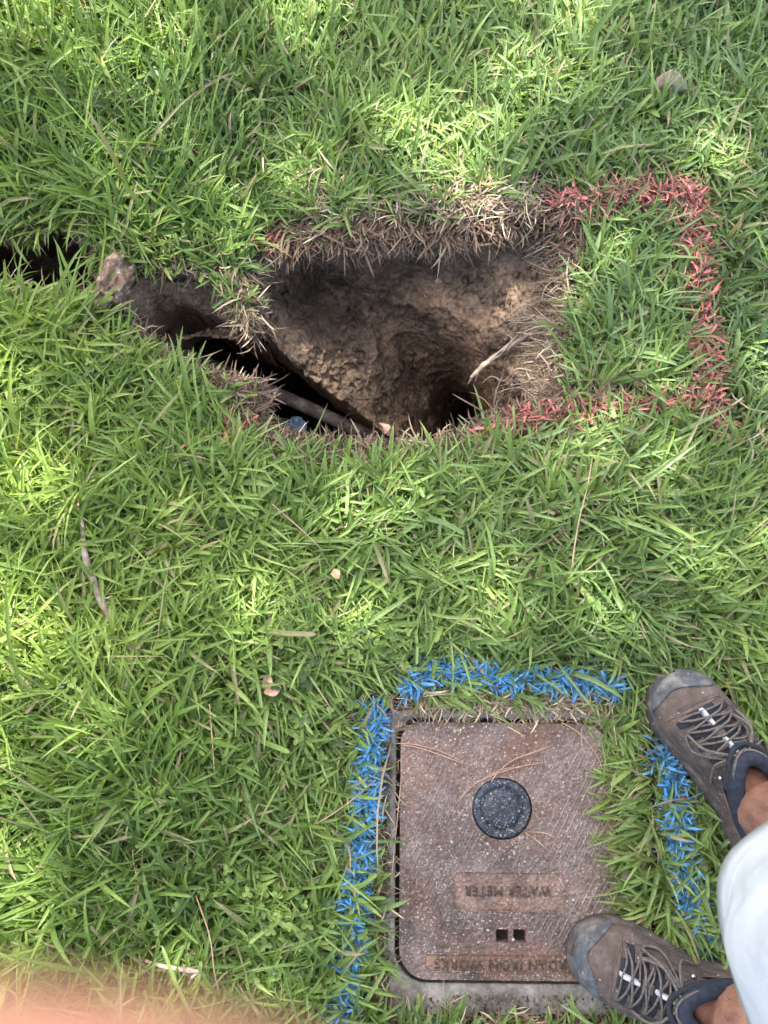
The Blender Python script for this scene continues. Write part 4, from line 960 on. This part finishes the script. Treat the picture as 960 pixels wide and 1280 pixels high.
    lft = smooth(-u, -200, -20) * .45; az = np.where(rng.uniform(0, 1, n) < lft, rng.choice([pi * .9, -pi * .9], n) + rng.normal(0, .7, n), az)
    lowrim = (v > 400) & (u > 150) & (u < 700) & (rimd < .04); az = np.where(lowrim & (rng.uniform(0, 1, n) < .45), -pi * .45 + rng.normal(0, .8, n), az)
    z = ground_z(x, y) + zz * .012 * smooth(rimd, 0, .04)
    if layer == 1: ln = ln * .55; wd = wd * .85; z = z - .003; el = el * .8
    # colour
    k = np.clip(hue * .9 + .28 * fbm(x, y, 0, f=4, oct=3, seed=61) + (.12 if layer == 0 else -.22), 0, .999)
    lightness = k * 4; i0 = np.floor(lightness).astype(int); f = (lightness - i0)[:, None]; i1 = np.minimum(i0 + 1, 4)
    col = GREENS[i0] * (1 - f) + GREENS[i1] * f
    blu = (.10 + .45 * smooth(u, 350, 800) * smooth(-v, -900, -350) + .45 * smooth(u, 200, 560))[:, None] * rng.uniform(0, 1, (n, 1)); col = col * (1 - blu) + (GREENS[5] * .5 + GREENS[6] * .5) * (.65 + k[:, None] * .8) * blu
    yel = smooth(-u, -300, 0)[:, None] * .35; col = col * (1 - yel) + col * np.array([1.18, 1.12, .75]) * yel
    tip = col * rng.uniform(.95, 1.25, (n, 1)); brn = rng.uniform(0, 1, n) < .06; tip[brn] = STRAW[0]
    # paint
    wr = line_w(u, v, RED); wb = line_w(u, v, BLUE); ln = ln * (1 - .35 * np.clip(np.maximum(wr, wb) * 1.5, 0, 1))
    tone = rng.uniform(.75, 1.2, (n, 1))
    isr = (rng.uniform(0, 1, n) < wr * .95); isb = rng.uniform(0, 1, n) < wb * .97
    for kk, msk, pc in (('red', isr & ok, np.array([.64, .155, .115])), ('blue', isb & ~isr & ok, np.array([.045, .26, .56]))):
        i = np.where(msk)[0]
        if len(i):
            m_ = rng.uniform(.0, 1, (len(i), 1)) ** (1.1 if kk == 'red' else .5)
            pcol = pc * tone[i] * (rng.uniform(.8, 1.15, (len(i), 1))); pale = rng.uniform(0, .22, (len(i), 1)); pcol = pcol * (1 - pale) + np.array([.75, .55, .5] if kk == 'red' else [.25, .55, .8]) * pale
            under = .9 * (np.where(rng.uniform(0, 1, (len(i), 1)) < .6, STRAW[2] * .8, col[i]) if kk == 'red' else col[i])
            collect(kk, blades(x[i], y[i], z[i], az[i], el[i], droop[i], ln[i] * (.70 if kk == 'red' else .52), wd[i] * (.8 if kk == 'red' else .8), pcol, pcol, under=under, cov=m_[:, 0] * (.75 if kk == 'red' else .95), blunt=.3))
    i = np.where(ok & ~isr & ~isb)[0]
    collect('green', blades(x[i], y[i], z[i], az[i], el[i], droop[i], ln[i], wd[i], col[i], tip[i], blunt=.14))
x0, x1, y0, y1 = -.62, .62, -.55, 1.05
emit(*sprigs(21500, (x0, x1, y0, y1), 4, 101), 0)
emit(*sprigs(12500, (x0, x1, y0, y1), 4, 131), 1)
bx = sprigs(4500, (-1.15, 1.15, -.95, 1.5), 4, 151); m = ~((bx[0] > x0) & (bx[0] < x1) & (bx[1] > y0) & (bx[1] < y1)); emit(*[a[m] for a in bx], 0)
# extra fine painted tufts so that the sprayed lines read as lines
def tufts(lines, kind, n, pc):
    xs = []; ys = []
    for pl, wd, st in lines:
        w = refine(pl, 3, closed=False); k = max(4, int(n * len(w) / 900 * (.35 + st * .65))); i = rng.integers(0, len(w), k)
        p = w[i] + rng.normal(0, wd * .36, (k, 2)); q = P(p[:, 0], p[:, 1]); xs.append(q[:, 0]); ys.append(q[:, 1])
    x = np.concatenate(xs); y = np.concatenate(ys); u, v, dM, dS, dB, dsh, lx, ly = masks(x, y)
    ok = (np.minimum(dM, dS) > .001) & (dB > -.006) & (dsh > .002) & (rng.uniform(0, 1, len(x)) < line_w(u, v, lines) * 1.3)
    x, y = x[ok], y[ok]; n = len(x); tone = rng.uniform(.55, 1.2, (n, 1)); pale = rng.uniform(0, .5, (n, 1)) ** 1.5
    c = pc * tone * (1 - pale) + (np.array([.8, .5, .46]) if kind == 'red' else np.array([.28, .58, .85])) * pale
    mm = rng.uniform(0, 1, (n, 1)); b = c; un = np.array([.20, .13, .09]) * rng.uniform(.5, 1.2, (n, 1)) if kind == 'red' else GREENS[rng.integers(0, 3, n)]
    collect(kind, blades(x, y, ground_z(x, y) + rng.uniform(.004, .026, n), rng.uniform(-pi, pi, n), R(1) * rng.uniform(0, 55, n), R(1) * rng.uniform(0, 60, n),
                         rng.uniform(.010, .030, n), rng.uniform(.0014, .0042, n), b, c, under=un, cov=.35 + .65 * mm[:, 0], blunt=.3))
tufts(RED, 'red', 8500, np.array([.64, .165, .135])); tufts(BLUE, 'blue', 11000, np.array([.040, .255, .60]))
# dead blades and thatch
def dead_blades(n, sampler, lo, hi, wlo, whi, elr, dark=1.0, toward=None, zlo=.0, zhi=.01, pal=STRAW):
    x, y = sampler(n); u, v, dM, dS, dB, dsh, lx, ly = masks(x, y); ok = (np.minimum(dM, dS) > .0005) & ((dB > -.012) | (toward == 'lid')) & (dsh > .001)
    x, y = x[ok], y[ok]; n = len(x); az = rng.uniform(-pi, pi, n); fac = np.exp(rng.normal(0, .35, n))
    if toward == 'drape': az = rng.normal(-1.35, .75, n)
    if toward == 'pit':
        _, qx, qy = seg_dist(x, y, MAIN); az = np.where(rng.uniform(0, 1, n) < .7, np.arctan2(qy - y, qx - x) + rng.normal(0, .8, n), az)
    c = pal[rng.integers(0, len(pal), n)] * rng.uniform(.55, 1.1, (n, 1)) * dark
    collect('dead', blades(x, y, ground_z(x, y) + rng.uniform(zlo, zhi, n), az, R(1) * rng.uniform(*elr, n), R(1) * rng.uniform(0, 70, n), rng.uniform(lo, hi, n) * fac, rng.uniform(wlo, whi, n), c, c * 1.05, curl=rng.normal(0, .9, n)))
def around(poly, sig, sel=None):
    def f(n):
        i = rng.integers(0, len(poly), n * 3); p = poly[i] + rng.normal(0, sig, (n * 3, 2)); u, v = PX(p[:, 0], p[:, 1])
        if sel is not None: p = p[sel(u, v)]
        return p[:n, 0], p[:n, 1]
    return f
up_ = lambda u, v: (v < 330) & (u > 330); rt_ = lambda u, v: (u > 680) & (v > 260) & (v < 500); lw_ = lambda u, v: (v > 465) & (u > 250)
BRN = STRAW[[0, 2, 2, 3, 3, 5]]
dead_blades(5200, around(MAIN, .026, up_), .012, .034, .0015, .0040, (0, 35), .85, 'pit', pal=BRN)
dead_blades(1900, around(MAIN, .014, rt_), .012, .030, .0012, .0032, (0, 30), .85, 'pit', pal=STRAW)
dead_blades(4300, around(MAIN, .020, lw_), .010, .032, .0014, .0036, (0, 50), .9, None, pal=BRN)
dead_blades(1600, around(MAIN, .010), .010, .030, .0008, .0024, (0, 50), .9, 'pit')
dead_blades(450, around(SLIT, .010), .012, .04, .001, .0028, (0, 50), .8, None)
def onred(n):
    w = np.vstack([refine(pl, 3, closed=False) for pl, _, _ in RED[:3]]); i = rng.integers(0, len(w), n); p = w[i] + rng.normal(0, 9, (n, 2)); return tuple(P(p[:, 0], p[:, 1])[:, :2].T)
dead_blades(1300, onred, .014, .036, .0015, .0035, (5, 50), .85, None, zlo=.005, zhi=.022, pal=STRAW[[2, 3, 5]])
pen = lambda n: tuple(P(rng.normal(306, 10, n), rng.uniform(335, 408, n))[:, :2].T)
dead_blades(620, pen, .008, .026, .0010, .0030, (-25, 25), .80, 'drape', pal=STRAW[[0, 1, 2, 2, 3, 5]])
boxp = np.array(refine(BOX_OUT, .004)); dead_blades(3000, around(boxp, .010), .008, .026, .0008, .0026, (0, 50), 1.1, None)
dead_blades(420, around(boxp + np.array([0, -.004]), .008), .008, .03, .0006, .0016, (0, 20), 1.0, 'lid', zlo=.008, zhi=.012)
allr = lambda n: (rng.uniform(x0, x1, n), rng.uniform(y0, y1, n))
dead_blades(6000, allr, .015, .05, .0008, .0030, (0, 45), .95, None, zlo=.0, zhi=.02)
dead_blades(1500, lambda n: tuple(P(rng.normal(400, 42, n), rng.normal(238, 20, n))[:, :2].T), .01, .03, .0012, .003, (0, 40), 1.1, None, pal=STRAW[[0, 1, 4]])
dead_blades(1500, lambda n: tuple(P(rng.normal(590, 60, n), rng.normal(252, 14, n))[:, :2].T), .01, .03, .0012, .003, (0, 50), 1.05, None, zlo=.004, zhi=.02, pal=STRAW[[0, 1, 4, 5]])
dead_blades(900, lambda n: tuple(P(rng.uniform(520, 770, n), rng.normal(878, 9, n))[:, :2].T), .008, .026, .0010, .0028, (0, 50), 1.15, None, zlo=.003, zhi=.016, pal=STRAW[[0, 1, 4]])
# hanging strands and fine roots at the edges of the pit
def strands(n, sel, lo, hi, w, cdark=1.0):
    i = rng.integers(0, len(MAIN), n * 4); p = MAIN[i]; u, v = PX(p[:, 0], p[:, 1]); i = i[sel(u, v)][:n]; p = MAIN[i]; n = len(p)
    nr = np.roll(MAIN, -3, 0)[i] - np.roll(MAIN, 3, 0)[i]; nr = np.stack([-nr[:, 1], nr[:, 0]], 1); nr /= np.linalg.norm(nr, axis=1, keepdims=True) + 1e-9
    tst = p + nr * .01; nr[~inside(tst[:, 0], tst[:, 1], MAIN)] *= -1
    az = np.arctan2(nr[:, 1], nr[:, 0]) + rng.normal(0, .8, n); c = STRAW[rng.integers(0, 6, n)] * rng.uniform(.5, 1.1, (n, 1)) * cdark
    z = ground_z(p[:, 0], p[:, 1]) - rng.uniform(-.004, .03, n)
    collect('dead', blades(p[:, 0] - nr[:, 0] * .004, p[:, 1] - nr[:, 1] * .004, z, az, R(1) * rng.uniform(-25, 25, n), R(1) * rng.uniform(0, 60, n), rng.uniform(lo, hi, n), rng.uniform(*w, n), c, c, curl=rng.normal(0, 1.1, n)))
strands(520, up_, .012, .038, (.0006, .0018)); strands(1100, rt_, .015, .070, (.0007, .0020), .85); strands(420, lw_, .010, .030, (.0008, .0026), 1.1)
strands(70, lambda u, v: (u < 330) & (v < 415), .012, .045, (.0008, .0026)); strands(200, lambda u, v: (u < 330) & (v > 380), .012, .04, (.0008, .0024), 1.1)
def merge(lst):
    V, Q, T, K = [], [], [], []; n = 0
    for v, q, t, k in lst: V.append(v); Q.append(q + n); T.append(t + n); K.append(k); n += len(v)
    return np.vstack(V), np.vstack(Q), np.vstack(T), np.vstack(K)
for key, nm, mt, lab, cat in (('green', 'grass', 'grass', 'broad bladed green lawn grass covering the ground', 'grass'), ('dead', 'dry_grass', 'dead', 'brown dead grass and thatch round the pit, the meter frame and in the lawn', 'dry grass'),
                              ('red', 'red_painted_grass', 'paint', 'grass sprayed with a salmon red square line right of the pit', 'painted grass'),
                              ('blue', 'blue_painted_grass', 'paint', 'grass sprayed with a blue line round the water meter lid', 'painted grass')):
    V, Q, T, K = merge(G_[key]); o = mesh_np(nm, V, Q, T, M[mt], None, K, smooth_=False); tag(o, lab, cat, kind='stuff'); print(nm, len(Q) * 2 + len(T))
# small round-leaved weeds among the grass
mb = MB(); lf = []
ang_ = np.linspace(0, 2 * pi, 9)[:-1]
def leaflet(p, az, sz, tilt, c):
    pts = np.array([[0, 0, 0]] + [[sz * (.5 + .5 * math.cos(a)), sz * .38 * math.sin(a), -.08 * sz * abs(math.sin(a)) * -1] for a in ang_])
    ca, sa = math.cos(az), math.sin(az); ct, st_ = math.cos(tilt), math.sin(tilt)
    pts = pts @ np.array([[ct, 0, st_], [0, 1, 0], [-st_, 0, ct]]); pts = pts @ np.array([[ca, sa, 0], [-sa, ca, 0], [0, 0, 1]])
    mb.add(pts + p, None, [(0, 1 + i, 1 + (i + 1) % 8) for i in range(8)], c)
for (u0, v0, n_, sp_) in ((350, 845, 70, 28), (385, 905, 40, 26), (60, 850, 110, 45), (380, 1150, 90, 40), (300, 1080, 40, 50), (420, 800, 30, 20), (470, 800, 40, 20), (120, 460, 30, 40), (650, 150, 40, 60), (500, 820, 40, 18), (170, 1120, 50, 60)):
    for _ in range(n_):
        p = P(rng.normal(u0, sp_), rng.normal(v0, sp_ * .8)); 
        if min(sdist([p[0]], [p[1]], MAIN)[0], sdist([p[0]], [p[1]], BOX_OUT)[0]) < .01: continue
        p = p + np.array([0, 0, rng.uniform(.012, .045)]); a0 = rng.uniform(0, 2 * pi); s_ = rng.uniform(.005, .010); c = GREENS[rng.integers(0, 4)] * rng.uniform(.8, 1.1)
        if rng.uniform() < .35: continue
        for k in range(3): leaflet(p, a0 + k * 2.09 + rng.normal(0, .2), s_, rng.normal(.1, .3), c)
o = mb.build('clover', M['grass'], col=True, smooth_=False); tag(o, 'small round leaved weeds growing low among the grass', 'weeds', kind='stuff')
# fallen dry leaves
def dry_leaf(name, px, z, sz, rz, label, m='leaf', bend=.5, tilt=.2, rolly=.0):
    n = 14; tt, ss = np.meshgrid(np.linspace(0, 1, n), np.linspace(-1, 1, 9), indexing='ij'); w = .42 * np.sin(np.pi * np.clip(tt, .02, .98)) ** .8 * (1 - .25 * tt)
    V = np.stack([(tt - .5), ss * w, bend * (ss ** 2) * w + .12 * np.sin(tt * 5) + .03 * fbm(tt * 3, ss * 2, 0, f=2, oct=2, seed=int(px[0]))], -1) * sz
    o = mesh_np(name, V.reshape(-1, 3), grid_faces(n, 9), None, M[m]); o.location = P(*px, z); o.rotation_euler = (rolly, tilt, rz); tag(o, label, 'leaf')
dry_leaf('dry_leaf', (333, 851), .044, .020, 1.0, 'upper pale tan leaf of a pair in the grass left of the blue line', rolly=.5)
dry_leaf('dry_leaf', (341, 862), .042, .023, .35, 'lower freckled orange leaf of a pair in the grass left of the blue line')
dry_leaf('dry_leaf', (420, 717), .050, .016, 2.0, 'small pale brown leaf in the grass below the pit')
dry_leaf('dry_leaf', (752, 771), .03, .016, .4, 'small dull brown leaf in the grass above the right shoe', tilt=.5)
dry_leaf('dry_leaf', (478, 535), .010, .020, 1.9, 'cream papery leaf standing on the lower rim of the pit', 'needle', bend=.9, rolly=.7)
dry_leaf('dry_leaf', (548, 352), -.07, .012, .2, 'tiny pale leaf scrap clinging to the upper wall of the pit', 'bark')

# ------------------------------------------------------------------ an unseen tree, its crown shaped to shade and dapple the lawn
LIT = [((620, 150), 175, 60, -22), ((715, 20), 80, 36, -10), ((380, 40), 60, 70, 10), ((400, 225), 60, 30, 0), ((590, 255), 90, 22, -8), ((60, 820), 70, 100, 0), ((30, 500), 90, 60, 0), 
       ((310, 390), 22, 40, 0), ((130, 350), 25, 30, 0), ((60, 130), 130, 130, 0), ((230, 90), 60, 60, 0), ((480, 800), 50, 25, 0), ((450, 640), 40, 20, 0), ((120, 250), 60, 25, 0), ((60, 620), 50, 40, 0)]  # sun patches wanted on the ground, kept open by gaps in the crown
bx = [P(c[0], c[1])[:2] for c, *_ in LIT]
tree = empty('unseen_shade_tree', (-2.6, 4.4, 0)); tag(tree, 'unseen leafy tree beyond the top of the frame, its crown shaped to shade and dapple the lawn', 'tree'); TO = np.array(tree.location)
M['bark_t'] = noise_mat('tree_bark', (.06, .045, .035), (.16, .125, .095), 12, .95, .01)
m, nt, nn, l, b = mat('tree_leaf'); b.inputs['Base Color'].default_value = (.045, .10, .022, 1); b.inputs['Roughness'].default_value = .5
tr = N(nt, 'ShaderNodeBsdfTranslucent'); tr.inputs[0].default_value = (.12, .26, .03, 1); ms = N(nt, 'ShaderNodeMixShader'); ms.inputs[0].default_value = .4
l.new(b.outputs[0], ms.inputs[1]); l.new(tr.outputs[0], ms.inputs[2]); l.new(ms.outputs[0], nn['Material Output'].inputs[0]); M['tleaf'] = m
sunh = np.array([SUNV.x, SUNV.y]) / SUNV.z      # horizontal shift toward the sun per metre of height
cc_ = np.array([0.05, .35]) + sunh * 5.0
mb = MB(); tp = np.array([-2.6, 4.4, 0])
crown_c = np.array([cc_[0], cc_[1], 5.0])
mb.tube(catmull([tp - TO, tp + (.03, -.05, 1.6) - TO, tp + (.1, -.2, 3.2) - TO, tp + (.3, -.5, 4.8) - TO, tp + (.5, -.6, 6.4) - TO], 6), np.linspace(.19, .07, 25), 12, seed=2); mb.build('trunk', M['bark_t'], tree)
for k in range(9):
    a = 2 * pi * k / 9; e_ = crown_c + np.array([1.5 * math.cos(a), 1.4 * math.sin(a), .5 * math.sin(3 * a)]); s_ = tp + np.array([.15, -.25, 3.0 + .3 * k % 2])
    mb = MB(); mb.tube(catmull([s_ - TO, (s_ * .55 + e_ * .45) + np.array([0, 0, .5]) - TO, e_ - TO], 8), np.linspace(.06, .012, 17), 7, seed=k); mb.build('limb', M['bark_t'], tree)
n = 11500; lp = np.column_stack([rng.uniform(-1.75, 1.75, n), rng.uniform(-1.75, 1.75, n), rng.normal(0, .35, n)]) + crown_c
ex = np.column_stack([P(rng.uniform(430, 1000, 1500), rng.uniform(840, 1300, 1500))[:, :2], rng.normal(0, .35, 1500) + crown_c[2]]); ex[:, :2] += sunh * ex[:, 2:3]; lp = np.vstack([lp, ex]); n = len(lp)  # extra leaves added to deepen the shade over the meter lid
sx = lp[:, 0] - sunh[0] * lp[:, 2]; sy = lp[:, 1] - sunh[1] * lp[:, 2]; u, v = PX(sx, sy)
keep = np.ones(n, bool)
for (c, ra, rb_, an) in LIT:
    du, dv = u - c[0], v - c[1]; ca, sa = math.cos(R(an)), math.sin(R(an)); a1 = (du * ca + dv * sa) / (ra + 12); b1 = (-du * sa + dv * ca) / (rb_ + 12)
    rr = np.sqrt(a1 ** 2 + b1 ** 2); keep &= ~((rr < 1.0) & (rng.uniform(0, 1, n) < .97 - .35 * smooth(rr, .5, 1)))  # leaves left out so that sun falls on the chosen patches
clump = fbm(lp[:, 0], lp[:, 1], lp[:, 2], f=1.6, oct=2, seed=90); keep &= rng.uniform(0, 1, n) < np.where((v > 850) & (u > 430), 1.0, .80 + .3 * clump)
lp = lp[keep]; n = len(lp)
a = rng.uniform(0, 2*pi, n); tl = rng.normal(0, .45, n); d1 = np.stack([np.cos(a) * np.cos(tl), np.sin(a) * np.cos(tl), np.sin(tl)], 1); d2 = np.stack([-np.sin(a), np.cos(a), rng.normal(0, .35, n)], 1)
L_ = rng.uniform(.045, .08, n)[:, None]; Wd = L_ * .42
V = np.stack([lp - d1 * L_, lp + d2 * Wd, lp + d1 * L_, lp - d2 * Wd], 1).reshape(-1, 3) - TO
q = np.arange(n * 4).reshape(-1, 4)
o = mesh_np('crown', V, q, None, M['tleaf'], tree, smooth_=False); o['kind'] = 'stuff'
